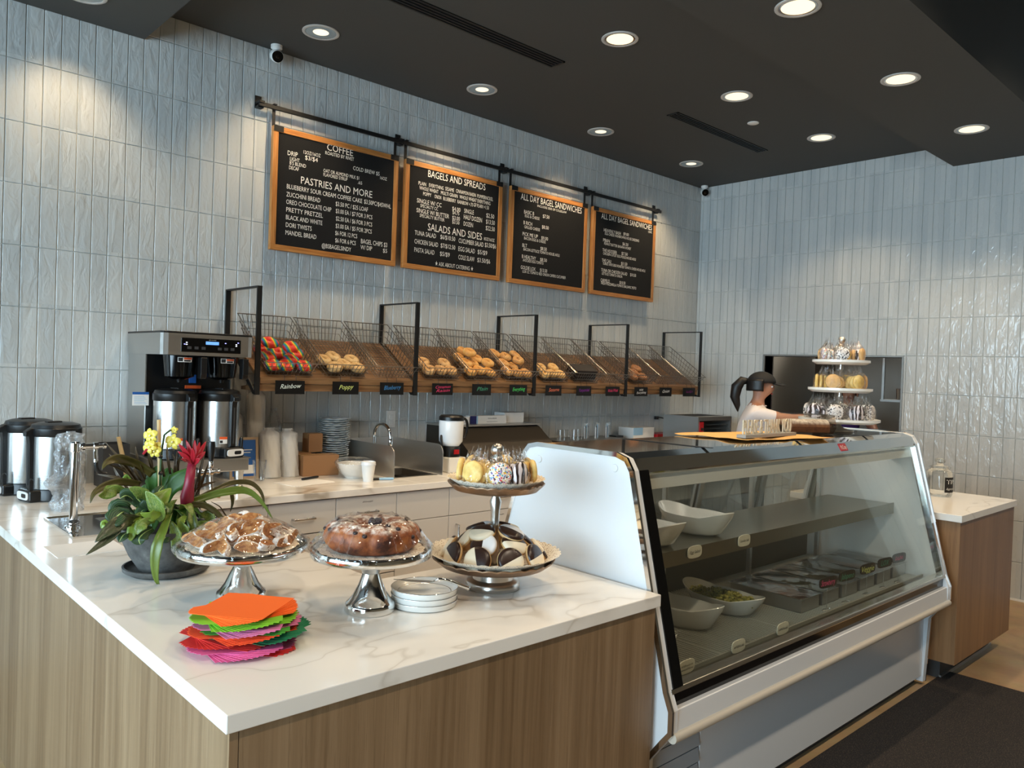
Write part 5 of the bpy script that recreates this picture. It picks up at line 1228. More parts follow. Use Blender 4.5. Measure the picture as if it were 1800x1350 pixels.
def bag_mesh(seed, R, H):
    rnd = random.Random(seed); ph = [rnd.uniform(0, 6) for _ in range(5)]
    def f(u, v):
        a = 2*pi*u; pr = [(.001, 0), (R*.9, .004), (R*1.06, H*.35), (R*1.0, H*.62), (R*.55, H*.80), (R*.42, H)]; k = v*5; i = min(4, int(k)); fr = k-i; r = pr[i][0]*(1-fr)+pr[i+1][0]*fr; z = pr[i][1]*(1-fr)+pr[i+1][1]*fr
        w = 1+.05*sin(7*a+ph[0]+3*v)+.30*MN.noise(Vector((2.5*cos(a)+seed, 2.5*sin(a), 5*v)))+.16*MN.noise(Vector((7*cos(a)+seed, 7*sin(a), 12*v)))+(.3*sin(5*a+ph[2]) if v > .85 else 0); return Vector((r*w*cos(a), r*w*sin(a)*.78, z+.012*sin(6*a+ph[3])*v*v+(.012*sin(9*a+ph[4]) if v > .9 else 0)))
    return MB().surf(f, 56, 32, wu=True).mesh('bag', M_CELLO, 1)
def bagged(loc, az, tilt, mats, label, group, R=.05, H=.125, seed=0, cr=.039):
    b = thing('cookie_bag', label, 'bagged cookies', loc, 0, group); b.rotation_euler = (Rz(az)@Rx(tilt)).to_euler()
    rb_ = random.Random(seed)
    mats = list(mats)+[mats[0]]
    for i, m in enumerate(mats):
        ck = MB().lathe([(.0005, -.008), (cr*.9, -.008), (cr, 0), (cr*.9, .007), (.0005, .009)], 22, M=T(rb_.uniform(-.008, .008), (i-1)*.021-.004, cr+.006)@Rz(rb_.uniform(-.35, .35))@Rx(pi/2+.15)).build('cookie', m, b, 1)
    link('bag', bag_mesh(seed, R, H), b)
    return b
Z3 = ZC+.322
for i, (az, ms, lb) in enumerate(((-2.25, [M_SPR, M_YEL], 'sprinkled cookies in a cellophane bag on the upper tier'), (-1.55, [M_DRZ, M_DRZ], 'white cookies with dark drizzle in a cellophane bag on the upper tier'), (-.85, [M_YEL, M_YEL], 'yellow butter cookies in a cellophane bag on the upper tier'), (-2.95, [M_YEL, M_YEL], 'pale butter cookies in a cellophane bag beside the sprinkled ones'), (-.2, [M_YEL, M_DRZ], 'butter and drizzled cookies in a cellophane bag beside the yellow ones'), (.6, [M_YEL, M_YEL], 'butter cookies in a bag behind the finial of the two-tier stand'), (1.6, [M_YEL, M_SPR], 'mixed cookies in a bag behind the drizzled ones'), (2.5, [M_YEL, M_YEL], 'butter cookies in a bag towards the sink side of the upper tier'))):
    bagged((S3.x+.098*cos(az), S3.y+.098*sin(az), Z3), az+pi/2, radians(-14), ms, lb, 'bagged cookies on the two-tier stand', .038, .100, i, .036)
# ------------------------------------------------------------------ plates and cake server
pp_ = onz(743, 1064, ZC); PL = Vector((pp_.x+.012, pp_.y+.010, ZC)); PR_ = .096
for k in range(3):
    pl = thing('dessert_plate', ['white silver-rimmed plate at the bottom of the stack', 'white silver-rimmed plate in the middle of the stack', 'white silver-rimmed plate on top of the stack, under the cake server'][k], 'plate', (PL.x, PL.y, ZC+.0165*k), 0, 'stacked dessert plates')
    MB().lathe([(.001, .001), (PR_*.84, 0), (PR_*.97, .003), (PR_*.985, .013), (PR_, .0185), (PR_*.995, .0195), (PR_*.95, .014), (PR_*.80, .006), (.001, .005)], 56).build('plate', M_WPORC, pl, 60)
    MB().lathe([(PR_*1.001, .0180), (PR_*.9955, .0198), (PR_*.988, .0190)], 56).build('rim_line', M_SILVER, pl, 1); MB().lathe([(PR_*.80, .0066), (PR_*.785, .0060)], 56).build('inner_line', M_STEELS, pl, 1)
cv = thing('cake_server', 'silver cake server lying across the top plate', 'cake server', (PL.x-.01, PL.y+.012, ZC+.0640), radians(-38)); cv.rotation_euler = (radians(-8), radians(3), radians(-38))
MB().prism([(-.075, 0), (-.03, -.022), (.03, -.024), (.042, -.006), (.042, .006), (.03, .016), (-.02, .014)], 'z', 0, .0018).build('blade', M_SILVER, cv, bev=.0005)
MB().tube([(.04, 0, .002), (.055, 0, .010), (.08, 0, .0085), (.145, 0, -.012)], [.003, .004, .005, .007], 10).build('handle', M_SILVER, cv, 1)
# ------------------------------------------------------------------ fanned paper napkins
pn_ = onz(432, 1140, ZC); NP = Vector((pn_.x+.02, pn_.y+.045, ZC))
def nap_mat(n, c):
    t = NT(n); nz = t.noise(t.pos(), 300, 2, .6); t.set(Base_Color=c, Roughness=.85, Normal=t.bump(nz.outputs[0], .15, .001)); return t.m
NC = {'pink': srgb(226, 96, 150), 'red': srgb(212, 42, 34), 'dark green': srgb(20, 120, 76), 'orange-red': srgb(234, 76, 22), 'rose': srgb(214, 116, 160), 'lime green': srgb(128, 196, 38), 'green': srgb(70, 160, 50), 'orange': srgb(246, 104, 16)}
NM = {k: nap_mat('napkin_'+k.replace(' ', '_').replace('-', '_'), c) for k, c in NC.items()}
SEQ = [('red', 5, 20, 6, .02, .0), ('pink', 13, -30, 6, .0, -.028), ('red', 12, 10, 6.5, -.026, -.006), ('dark green', 10, 0, 6, .028, .01), ('orange-red', 10, -20, 6, .0, -.018), ('green', 4, 20, 6, .012, .0), ('rose', 10, -25, 6, .006, -.008), ('lime green', 14, -40, 6, -.004, .002), ('orange', 12, -26, 3.6, -.008, .006)]
s_ = .089; zz = ZC; th = .00095
nms = {}
for k_, m in NM.items():
    def nf(u, v, S=s_): return Vector(((u-.5)*2*S, (v-.5)*2*S, 0))
    mb = MB(); mb.box(-s_, s_, -s_, s_, 0, th*.9); nms[k_] = mb.mesh('napkin', m)
idx = 0
for (k_, n_, a0, da, ox, oy) in SEQ:
    for i in range(n_):
        a = radians(a0+45+da*i)-.35; o = link('napkin', nms[k_], None, (NP.x+ox*.733+oy*.68+random.uniform(-.002, .002), NP.y-ox*.68+oy*.733+random.uniform(-.002, .002), zz), (0, 0, a)); zz += th; idx += 1
        tag(o, '%s paper napkin in the fanned stack on the counter' % k_, 'napkin', '%s napkins in the fanned stack' % k_)
# ------------------------------------------------------------------ potted plant arrangement
PP = Vector((.905, 2.565, ZC)); pot = thing('potted_plant', 'grey bowl planter with orchid, bromeliad and trailing leaves', 'potted plant', PP)
M_CLAY = NT('grey_clay'); _n = M_CLAY.noise(M_CLAY.obj(), 22, 5, .65); M_CLAY.set(Base_Color=M_CLAY.ramp(_n.outputs[0], (.35, srgb(66, 64, 62)), (.6, srgb(92, 90, 87)), (.78, srgb(122, 119, 114))).outputs[0], Roughness=.75); M_CLAY = M_CLAY.m
MB().lathe([(.001, .012), (.082, .012), (.086, .02), (.112, .06), (.131, .105), (.137, .14), (.137, .147), (.129, .147), (.128, .138), (.001, .134)], 56).build('pot', M_CLAY, pot, 50)
MB().lathe([(.001, 0), (.108, 0), (.128, .012), (.130, .024), (.124, .025), (.118, .014), (.001, .010)], 56).build('saucer', M_CLAY, pot, 50)
MB().lathe([(.128, .134), (.06, .15), (.001, .158)], 30).build('soil', sm('potting_soil', srgb(30, 22, 16), .95), pot, 1)
def leafmat(name, c0, c1, mode='plain', rough=.35):
    t = NT(name); p = t.n('TexCoord').outputs['UV']; s = t.n('SeparateXYZ', i_Vector=p); x = t.math('ABSOLUTE', t.math('SUBTRACT', s.outputs[0], .5)); nz = t.noise(t.map(p, (3, 6, 1)), 2.5, 4, .65)
    if mode == 'plain': c = t.mix(nz.outputs[0], c0, c1)
    elif mode == 'midrib': c = t.mix(t.math('LESS_THAN', t.math('ADD', x, t.math('MULTIPLY', nz.outputs[0], .12)), .14), c0, c1)
    elif mode == 'varieg': c = t.mix(t.ramp(t.noise(t.map(p, (9, 5, 1), (0, 0, .7)), 3, 4, .7).outputs[0], (.46, (0, 0, 0)), (.56, (1, 1, 1))).outputs[0], c0, c1)
    elif mode == 'veins':
        w = t.n('TexWave', i_Vector=t.map(p, (1, 1, 1)), i_Scale=3.2, wave_type='BANDS', bands_direction='Y'); v = t.math('ADD', s.outputs[1], t.math('MULTIPLY', x, 1.2)); sv = t.math('SINE', t.math('MULTIPLY', v, 46)); f = t.ramp(sv, (.55, (0, 0, 0)), (.9, (1, 1, 1))).outputs[0]; c = t.mix(f, c0, c1); c = t.mix(t.math('LESS_THAN', x, .035), c, srgb(170, 190, 110))
    t.set(Base_Color=c, Roughness=rough, Transmission_Weight=0.0, Subsurface_Weight=.0); return t.m
L_DARK = leafmat('orchid_leaf', srgb(40, 78, 24), srgb(64, 108, 36), rough=.45); L_POTH = leafmat('pothos_leaf', srgb(76, 109, 39), srgb(140, 152, 72), 'varieg'); L_LIME = leafmat('lime_leaf', srgb(96, 127, 36), srgb(134, 156, 60)); L_CALA = leafmat('prayer_leaf', srgb(30, 54, 28), srgb(70, 100, 52), 'veins', .5); L_OLIVE = leafmat('bromeliad_leaf', srgb(56, 48, 19), srgb(89, 81, 33)); L_STRAP = leafmat('strap_leaf', srgb(67, 90, 24), srgb(112, 124, 45)); L_BROWN = leafmat('dark_grass', srgb(56, 40, 25), srgb(89, 71, 45)); L_RED = leafmat('red_bract', srgb(150, 18, 34), srgb(190, 40, 52)); L_YEL = leafmat('orchid_petal', srgb(228, 206, 52), srgb(238, 226, 120)); L_FERN = leafmat('rex_leaf', srgb(41, 46, 25), srgb(89, 93, 63), 'varieg')
def hp(x, y, dy=0):            # crop pixel -> local point on the plane y = PP.y+dy
    return ony(100+x/4.5, 740+y/4.5, PP.y+dy)-PP
def leaf(pts, wid, mat, name='leaf', fold=.25, tip=.15, base=.25, nrm=None, n=14, parent=None):
    """blade along a smooth path; wid = half width; fold lifts the edges"""
    P = [Vector(p) for p in pts]
    def cr(t):
        k = t*(len(P)-1); i = min(len(P)-2, int(k)); f = k-i; a, b, c, d = P[max(i-1, 0)], P[i], P[i+1], P[min(i+2, len(P)-1)]
        return .5*((2*b)+(c-a)*f+(2*a-5*b+4*c-d)*f*f+(3*b-a-3*c+d)*f**3)
    m = MB(); vs = []; uv = []; view = -(FV) if nrm is None else Vector(nrm)
    for i in range(n+1):
        t = i/n; c = cr(t); tg = (cr(min(1, t+.02))-cr(max(0, t-.02))).normalized(); side = tg.cross(view)
        if side.length < .05: side = tg.cross(Vector((0, 0, 1)))
        side.normalize(); up = side.cross(tg).normalized()
        w = wid*(base+(1-base)*sin(pi*min(1, t/.9)*.5)) if t < .45 else wid*max(.02, (1-((t-.45)/.55)**(1/(1.01-tip)*.25+1.2)))
        for j, s in enumerate((-1, -.5, 0, .5, 1)): q_ = c+side*w*s+up*(abs(s)*fold*w); q_.z = max(q_.z, .004); vs.append(q_); uv.append((s*.5+.5, t))
    fs = [(i*5+j, i*5+j+1, (i+1)*5+j+1, (i+1)*5+j) for i in range(n) for j in range(4)]
    m.add(vs, fs); me = m.mesh(name, mat, 1); ul = me.uv_layers.new(name='UVMap')
    for l in me.loops: ul.data[l.index].uv = uv[l.vertex_index]
    o = link(name, me, parent or pot); md = o.modifiers.new('s', 'SOLIDIFY'); md.thickness = .0012; return o
# big orchid leaves
leaf([hp(870, 640, .02), hp(900, 540, 0), hp(1000, 440, -.02), hp(1100, 368, -.03)], .032, L_DARK, fold=.12)
leaf([hp(760, 640, .03), hp(755, 540, .03), hp(760, 430, .02), hp(800, 350, .02)], .022, L_DARK); leaf([hp(820, 640, .05), hp(850, 500, .05), hp(890, 400, .05), hp(905, 370, .05)], .022, L_DARK); leaf([hp(700, 640, .04), hp(690, 560, .03), hp(700, 500, .02)], .016, L_DARK)
# pothos and lime leaves
leaf([hp(790, 700, -.05), hp(720, 600, -.08), hp(640, 550, -.09), hp(570, 530, -.09)], .022, L_POTH, fold=.35); leaf([hp(760, 740, -.08), hp(790, 660, -.10), hp(840, 600, -.1), hp(905, 530, -.09)], .028, L_LIME, fold=.4); leaf([hp(800, 790, -.1), hp(820, 730, -.12), hp(760, 620, -.11), hp(700, 555, -.1)], .026, L_POTH, fold=.3)
leaf([hp(820, 730, -.12), hp(780, 745, -.13), hp(730, 750, -.135), hp(660, 730, -.13)], .018, L_LIME); leaf([hp(780, 790, -.12), hp(700, 800, -.14), hp(650, 850, -.145), hp(635, 900, -.145)], .020, L_POTH); leaf([hp(560, 560, -.02), hp(470, 540, -.03), hp(390, 580, -.04), hp(330, 590, -.05)], .022, L_POTH); leaf([hp(600, 490, .05), hp(560, 450, .05), hp(520, 470, .05)], .014, L_LIME)
leaf([hp(960, 800, -.1), hp(990, 830, -.12), hp(1010, 880, -.125), hp(970, 940, -.125)], .018, L_POTH); leaf([hp(900, 800, -.11), hp(930, 860, -.13), hp(940, 930, -.135), hp(910, 1020, -.135)], .022, L_POTH); leaf([hp(1120, 760, -.04), hp(1190, 740, -.05), hp(1220, 790, -.06), hp(1210, 840, -.06)], .02, L_POTH); leaf([hp(1080, 830, -.06), hp(1150, 820, -.08), hp(1210, 850, -.08), hp(1200, 900, -.08)], .022, L_POTH); leaf([hp(1200, 850, -.02), hp(1260, 820, -.03), hp(1330, 860, -.04)], .02, L_POTH)
leaf([hp(1020, 750, -.1), hp(985, 790, -.11), hp(960, 850, -.115)], .014, L_LIME); leaf([hp(700, 740, -.09), hp(640, 760, -.1), hp(590, 900, -.12), hp(585, 950, -.12)], .018, L_LIME)
# prayer-plant leaves
leaf([hp(600, 740, -.05), hp(540, 700, -.08), hp(480, 690, -.1), hp(420, 740, -.1)], .030, L_CALA, fold=.1, tip=.88); leaf([hp(640, 680, -.03), hp(600, 620, -.04), hp(550, 590, -.05), hp(500, 610, -.05)], .026, L_CALA, fold=.1, tip=.88); leaf([hp(700, 700, -.04), hp(660, 640, -.05), hp(620, 600, -.05)], .024, L_CALA, fold=.1, tip=.88); leaf([hp(770, 720, -.06), hp(720, 660, -.07), hp(710, 620, -.07)], .024, L_CALA, fold=.1, tip=.88); leaf([hp(830, 640, -.06), hp(800, 570, -.07), hp(845, 510, -.06)], .02, L_CALA)
leaf([hp(760, 850, -.1), hp(700, 880, -.12), hp(650, 930, -.13), hp(660, 980, -.13)], .024, L_CALA, tip=.88); leaf([hp(560, 740, -.1), hp(520, 720, -.12), hp(440, 790, -.13), hp(430, 800, -.13)], .028, L_CALA, tip=.88)
# rex leaves trailing to the side
leaf([hp(680, 770, -.08), hp(560, 780, -.12), hp(420, 860, -.15), hp(300, 960, -.16)], .024, L_FERN, fold=.3); leaf([hp(620, 810, -.1), hp(500, 830, -.13), hp(420, 920, -.15), hp(230, 1060, -.17)], .018, L_FERN, fold=.3); leaf([hp(430, 830, -.1), hp(380, 810, -.12), hp(350, 850, -.12)], .012, L_LIME)
leaf([hp(1000, 860, -.08), hp(1040, 900, -.11), hp(1050, 950, -.11)], .02, L_CALA); leaf([hp(880, 900, -.12), hp(850, 930, -.13), hp(820, 960, -.13)], .02, L_CALA); leaf([hp(560, 880, -.1), hp(520, 910, -.12), hp(490, 960, -.125)], .02, L_CALA)
rq = random.Random(33)
for k in range(34):
    a = rq.uniform(0, 6.28); r0 = rq.uniform(.02, .07); r1 = r0+rq.uniform(.05, .085); z0 = .15+rq.uniform(0, .03); z1 = rq.uniform(.15, .20); d = Vector((cos(a), sin(a), 0))
    leaf([d*r0+Vector((0, 0, z0)), d*(r0+r1)/2+Vector((0, 0, max(z0, z1)+.03)), d*r1+Vector((0, 0, z1))], rq.uniform(.018, .027), [L_CALA, L_DARK, L_POTH, L_CALA, L_FERN][k % 5], nrm=(0, 0, 1), fold=.2, tip=.6, n=8)
# strap leaf hanging over the rim, bromeliad straps
leaf([hp(890, 740, -.1), hp(850, 850, -.14), hp(805, 960, -.158), hp(780, 1100, -.16), hp(785, 1240, -.155), hp(815, 1318, -.15)], .0165, L_STRAP, fold=.35, base=.7, n=20); leaf([hp(1040, 680, -.06), hp(1065, 760, -.08), hp(1085, 850, -.1), hp(1095, 940, -.1)], .018, L_STRAP, fold=.3, base=.8)
leaf([hp(1040, 650, -.02), hp(1180, 600, -.03), hp(1330, 560, -.05), hp(1500, 550, -.06), hp(1620, 640, -.08), hp(1720, 800, -.1)], .013, L_STRAP, fold=.4, base=.8, n=22); leaf([hp(1060, 640, 0), hp(1220, 560, 0), hp(1380, 490, .02), hp(1520, 485, .03), hp(1600, 540, .03), hp(1635, 620, .03), hp(1630, 700, .03)], .0085, L_OLIVE, fold=.4, base=.8, n=22); leaf([hp(1060, 660, -.04), hp(1180, 670, -.06), hp(1290, 750, -.07), hp(1360, 855, -.08)], .011, L_OLIVE, fold=.4, base=.8); leaf([hp(1280, 550, .02), hp(1370, 560, .02), hp(1390, 640, .02), hp(1370, 720, .02)], .007, L_OLIVE); leaf([hp(1220, 640, 0), hp(1290, 680, 0), hp(1350, 760, 0), hp(1440, 775, 0)], .0025, L_BROWN)
leaf([hp(760, 420, .02), hp(640, 340, .02), hp(500, 300, 0), hp(400, 330, -.02), hp(355, 385, -.03)], .016, L_OLIVE, fold=.4, base=.8, n=20); leaf([hp(660, 500, 0), hp(520, 480, -.01), hp(400, 510, -.02), hp(300, 570, -.04), hp(262, 650, -.05)], .013, L_OLIVE, fold=.4, base=.8, n=18)
rnd = random.Random(5)
for (x0, y0, x1, y1) in ((640, 480, 380, 165), (620, 480, 410, 260), (640, 500, 310, 420), (700, 460, 620, 200), (760, 420, 700, 190), (600, 440, 400, 340), (850, 440, 800, 190), (930, 420, 950, 240), (960, 430, 990, 260), (900, 420, 870, 180), (1090, 560, 1180, 180), (1100, 600, 1200, 330), (1120, 580, 1130, 360), (580, 560, 440, 350), (780, 440, 720, 250), (940, 440, 915, 260), (670, 470, 560, 300), (1100, 540, 1260, 480)):
    leaf([hp(x0, y0, .03), hp((x0+x1)/2+rnd.uniform(-15, 15), (y0+y1)/2-10, .02), hp(x1, y1, rnd.uniform(-.02, .06))], .0045, L_BROWN, fold=.6, base=.8, name='grass_blade', n=8)
# bromeliad spike
M_BROMS = sm('bromeliad_stalk', srgb(140, 30, 52), .4)
MB().tube([hp(1030, 680, -.02), hp(1030, 600, -.03), hp(1045, 500, -.03), hp(1070, 330, -.035)], [.020, .0215, .016, .013], 14).build('flower_stalk', M_BROMS, pot, 1)
fl_ = thing
for (x, y, dy) in ((960, 178, -.04), (1020, 150, -.03), (1090, 150, -.03), (1180, 160, -.02), (985, 300, -.07), (1175, 240, -.05), (1070, 215, -.08), (955, 240, -.04), (1130, 300, -.08), (1130, 165, .0)):
    c = hp(1068, 350, -.03); e = hp(x, y, dy); leaf([c, c.lerp(e, .5)+Vector((0, -.01, .005)), e], .0085, L_RED, name='bract', fold=.3, base=.7, n=8)
# orchid: stake, stem, blossoms
MB().tube([hp(815, 600, .0), hp(806, -10, .0)], .006, 8).build('bamboo_stake', timber('stake_bamboo', srgb(186, 152, 104), srgb(206, 176, 128), srgb(216, 192, 150), (60, 60, 4)), pot, 1)
MB().tube([hp(815, 520, -.01), hp(818, 400, -.012), hp(828, 250, -.012), hp(850, 110, -.012), hp(900, 70, -.015)], .0032, 6).build('orchid_stem', sm('orchid_green', srgb(52, 78, 40), .5), pot, 1)
for z in (280, 410): MB().tube([hp(808, z, -.016), hp(832, z+6, -.016)], .006, 6).build('clip', M_BLK, pot)
def blossom(x, y, dy, s, rot, tiltx=0):
    o = thing('x', 'x', 'x'); bpy.data.objects.remove(o)
    c = hp(x, y, dy); fr = Matrix((( RV.x, UV.x, -FV.x), (RV.y, UV.y, -FV.y), (RV.z, UV.z, -FV.z))); b = None
    for k in range(5):
        a = rot+2*pi*k/5+pi/2; d = fr@Vector((cos(a), sin(a), 0)); w = .95 if k in (1, 4) else .62
        q = leaf([c, c+d*s*.65+(-FV)*.004, c+d*s*1.25+FV*.002], s*.62*w, L_YEL, name='petal', fold=.12, tip=.85, base=.35, n=8)
    MB().ball(c-FV*.006, s*.2, nu=8, nv=6).build('blossom_lip', sm('lip_white_%d' % int(x), srgb(244, 236, 170), .4), pot, 1)
blossom(742, 115, -.015, .019, .2); blossom(735, 205, -.02, .018, .7); blossom(775, 240, -.022, .017, 0); blossom(918, 165, -.02, .021, -.2); blossom(928, 72, -.016, .010, 0); blossom(790, 200, -.018, .013, .4)
MB().tube([hp(680, 265, -.015), hp(715, 225, -.015)], [.003, .006], 6).build('red_bud', L_RED, pot)
# ------------------------------------------------------------------ food inside the case
def oval_bowl(loc, rz, L, Wd, H, label, mat=None):
    b = thing('oval_bowl', label, 'bowl', loc, rz)
    def f(u, v):
        a = 2*pi*u; pr = [(.002, .003), (.55, 0), (.72, .012), (.96, H*.9/H*.9*H), (1.0, H), (.985, H+.002), (.94, H*.88), (.70, .018), (.54, .006), (.002, .007)]; k = v*9; i = min(8, int(k)); fr = k-i
        r = pr[i][0]*(1-fr)+pr[i+1][0]*fr; z = pr[i][1]*(1-fr)+pr[i+1][1]*fr; up = max(0, abs(sin(a))-.5)*.05*(z/H); return Vector((Wd*r*cos(a), L*r*sin(a), z+up))
    MB().surf(f, 48, 18, wu=True).build('bowl', mat or M_WPORC, b, 50); return b
oval_bowl((2.70, 1.845, DZ), .06, .185, .095, .085, 'empty white oval bowl on the case deck by the end panel')
ob = oval_bowl((3.01, 1.85, DZ), -.05, .20, .105, .07, 'white oval bowl filled with green salad on the case deck')
oval_bowl((2.30, 1.72, DZ), .1, .12, .08, .07, 'small white bowl in the case corner behind the black post')
oval_bowl((2.46, 1.855, SZ+.006), .05, .165, .10, .075, 'white oval bowl on the case shelf beside the end panel')
oval_bowl((2.80, 1.865, SZ+.006), -.03, .175, .11, .08, 'larger empty white oval bowl on the case shelf')
M_SAL = dough('salad', srgb(96, 104, 40), srgb(150, 146, 66), srgb(196, 186, 104), [(srgb(70, 84, 30), 60, .25)], 40)
rnd = random.Random(9); m = MB()
for k in range(150):
    a = rnd.uniform(0, 6.28); r = sqrt(rnd.uniform(0, 1)); m.ball((.088*r*cos(a), .172*r*sin(a), .058+.022*(1-r)+rnd.uniform(-.004, .006)), rnd.uniform(.007, .013), rnd.uniform(.006, .011), .007, nu=7, nv=5, M=Rz(rnd.uniform(0, 3)))
m.build('salad', M_SAL, ob, 1)['kind'] = 'stuff'
MB().lathe([(.088, .055), (.001, .062)], 24, sy=1.95).build('salad_bed', M_SAL, ob, 1)
LBP = ['first steel food pan with a film lid, beside the salad bowl', 'second steel food pan from the salad bowl', 'third steel food pan from the salad bowl', 'fourth steel food pan from the salad bowl', 'fifth steel food pan from the salad bowl', 'last steel food pan, against the far end of the case']
FILL = [srgb(120, 88, 88), srgb(104, 108, 84), srgb(124, 120, 100), srgb(88, 96, 66), srgb(124, 92, 70), srgb(116, 112, 104)]; M_SMOKE = film('smoked_lid', (.66, .66, .64), .10, .08, .5, .35, 9)
for i in range(6):
    x = 3.24+.197*i; pn = thing('food_pan', LBP[i], 'food pan', (x, 1.60, DZ), 0, 'steel food pans in the case'); w, d, h = .176, .36, .06
    m = MB(); m.box(.006, w-.006, .006, .008, 0, h).box(.006, w-.006, d-.008, d-.006, 0, h).box(.006, .008, .008, d-.008, 0, h).box(w-.008, w-.006, .008, d-.008, 0, h).box(.006, w-.006, .006, d-.006, 0, .002).build('pan', M_STEELH, pn)
    MB().box(0, w, 0, .010, h, h+.002).box(0, w, d-.010, d, h, h+.002).box(0, .010, .010, d-.010, h, h+.002).box(w-.010, w, .010, d-.010, h, h+.002).build('flange', M_SILVER, pn)
    MB().surf(lambda u, v: Vector((.008+(w-.016)*u, .008+(d-.016)*v, .044+.006*sin(7*u+3*v+i)*sin(5*v+2*i))), 8, 12).build('spread', sm('cream_cheese_%d' % i, FILL[i], .5), pn, 1)
    MB().surf(lambda u, v: Vector((-.004+(w+.008)*u, -.004+(d+.008)*v, h+.004+.006*sin(pi*u)*sin(pi*v)+.002*sin(9*v+4*u+i))), 12, 18).build('film_lid', M_SMOKE, pn, 1)
CT = [(1088, 645, 'Strawberry', 7), (1190, 605, 'Jalapeno', 4), (1300, 562, 'Veggie', 1), (1385, 525, 'LOX', 4), (1460, 495, '~', 3)]
MPINK = sm('chalk_pink', srgb(240, 80, 140), .5)
for i, (a, b, tx, ci) in enumerate(CT):
    p = onz(1100+a/3, 860+b/3, DZ); tg = thing('chalk_sign', ('black chalk sign on a wire stand reading %s in the case' % tx if tx != '~' else 'black chalk sign with faint red writing at the far end of the case'), 'sign', (p.x, 1.560, DZ), radians(-6), 'chalk signs in the case')
    wv_ = .068; n = 16; po = [(wv_*(abs(cos(q))**.5)*(1 if cos(q) > 0 else -1), .125+.024*(abs(sin(q))**.5)*(1 if sin(q) > 0 else -1)) for q in [2*pi*k/n for k in range(n)]]
    MB().prism(po, 'y', -.003, 0).build('plate', M_SLATE, tg); MB().tube([(0, .001, .105), (0, .001, .006)], .0014, 5).build('stem', M_STEEL, tg); MB().tube([(.03*cos(q), .012*sin(q), .003) for q in [2*pi*k/14 for k in range(14)]], .0015, 5, closed=True).build('foot', M_STEEL, tg)
    hw = .04 if tx == '~' else min(.055, .011*len(tx)+.006); m = text_mesh([(tx, -hw, hw, .112, .026, .3)], .0036); m.build('handwriting', MPINK if i == 0 else MPAL[ci], tg).__setitem__('kind', 'stuff')
# ------------------------------------------------------------------ on top of the case
ZT = 1.3235
# three-tier stand with bagged cookies
S4 = Vector((4.10, 1.865, ZT)); t3 = thing('tiered_stand', 'three-tier white plate stand on top of the display case', 'tiered stand', S4)
MB().lathe([(.001, 0), (.075, 0), (.078, .006), (.03, .016), (.014, .03), (.012, .045)], 32).build('foot', M_NICKEL, t3, 50)
TR = [(.202, .045), (.160, .205), (.143, .352)]
def flat_plate(R, z): MB().lathe([(.008, z), (R*.85, z), (R, z+.012), (R, z+.024), (R-.006, z+.024), (R*.86, z+.006), (.008, z+.006)], 56).build('plate', M_WPORC, t3, 50)
for R, z in TR: flat_plate(R, z)
for (a, b) in ((.05, .205), (.21, .352), (.358, .45)): MB().lathe([(.011, a), (.008, a+.015), (.008, b-.03), (.013, b-.022), (.010, b-.012), (.010, b)], 18).build('column', M_NICKEL, t3, 50)
MB().lathe([(.01, .448), (.016, .455), (.009, .464), (.017, .476), (.019, .486), (.012, .497), (.0005, .50)], 20).build('finial', M_NICKEL, t3, 50)
def ring(z, R, n, ms, lb, grp, a0, cr, H, seed):
    for i in range(n):
        a = a0+2*pi*i/n; bagged((S4.x+R*cos(a), S4.y+R*sin(a), ZT+z), a+pi/2, radians(-10), ms[i % len(ms)], lb, grp, cr*1.22, H, seed+i, cr)
ring(.055, .142, 8, [[M_OREO, M_OREO], [M_DRZ, M_DRZ]], 'speckled black and white cookies bagged on the bottom tier of the white plate stand', 'bottom tier bagged cookies', .3, .040, .125, 20)
ring(.215, .104, 6, [[M_YEL, M_YEL], [M_CAKE, M_YEL]], 'golden cookies bagged on the middle tier of the white plate stand', 'middle tier bagged cookies', .2, .038, .115, 40)
ring(.362, .093, 6, [[M_OREO, M_YEL], [M_CAKE, M_DRZ], [M_SPR, M_OREO]], 'mixed cookies bagged on the top tier of the white plate stand', 'top tier bagged cookies', .5, .034, .115, 60)
# orange cloth and wooden sign
cl = MB()
def clf(u, v):
    x = 2.93+.60*u; y = 1.66+.36*v; e = 1+.02*sin(20*u); return Vector((x+.10*(v-.5)*0-.02*sin(9*v), y-.10*(u-.5)+.012*sin(14*u), ZT+.003+.004*sin(11*u+5*v)*sin(9*v)+.003))
tag(cl.surf(clf, 30, 16).build('orange_runner', nap_mat('orange_cloth', srgb(222, 170, 100)), None, 1, solid=.002), 'crumpled orange cloth under the wooden sign on the display case', 'cloth')
sg = thing('word_sign', 'wooden cut-out sign reading PLEASE & THANK YOU on the orange cloth', 'sign', (2.93, 1.742, ZT+.012))
M_PALE = timber('whitewashed_wood', srgb(190, 170, 140), srgb(212, 196, 168), srgb(226, 214, 190), (30, 30, 30)); M_SIGNB = sm('sign_base_grey', srgb(150, 146, 140), .6)
MB().box(0, .43, -.022, .022, 0, .014).build('base', M_SIGNB, sg, bev=.001)
m = text_mesh([('PLEASE & THANK YOU', .012, .42, .014, .062)], 0); v0 = list(m.v); f0 = list(m.f); n = len(v0); bk = [(x, .003, z) for x, y, z in v0]; fr = [(x, -.003, z) for x, y, z in v0]
from collections import Counter
ec = Counter();
for f in f0:
    for i in range(len(f)): ec[tuple(sorted((f[i], f[(i+1) % len(f)])))] += 1
sd = []
for f in f0:
    for i in range(len(f)):
        e = (f[i], f[(i+1) % len(f)])
        if ec[tuple(sorted(e))] == 1: sd.append((e[1], e[0], e[0]+n, e[1]+n))
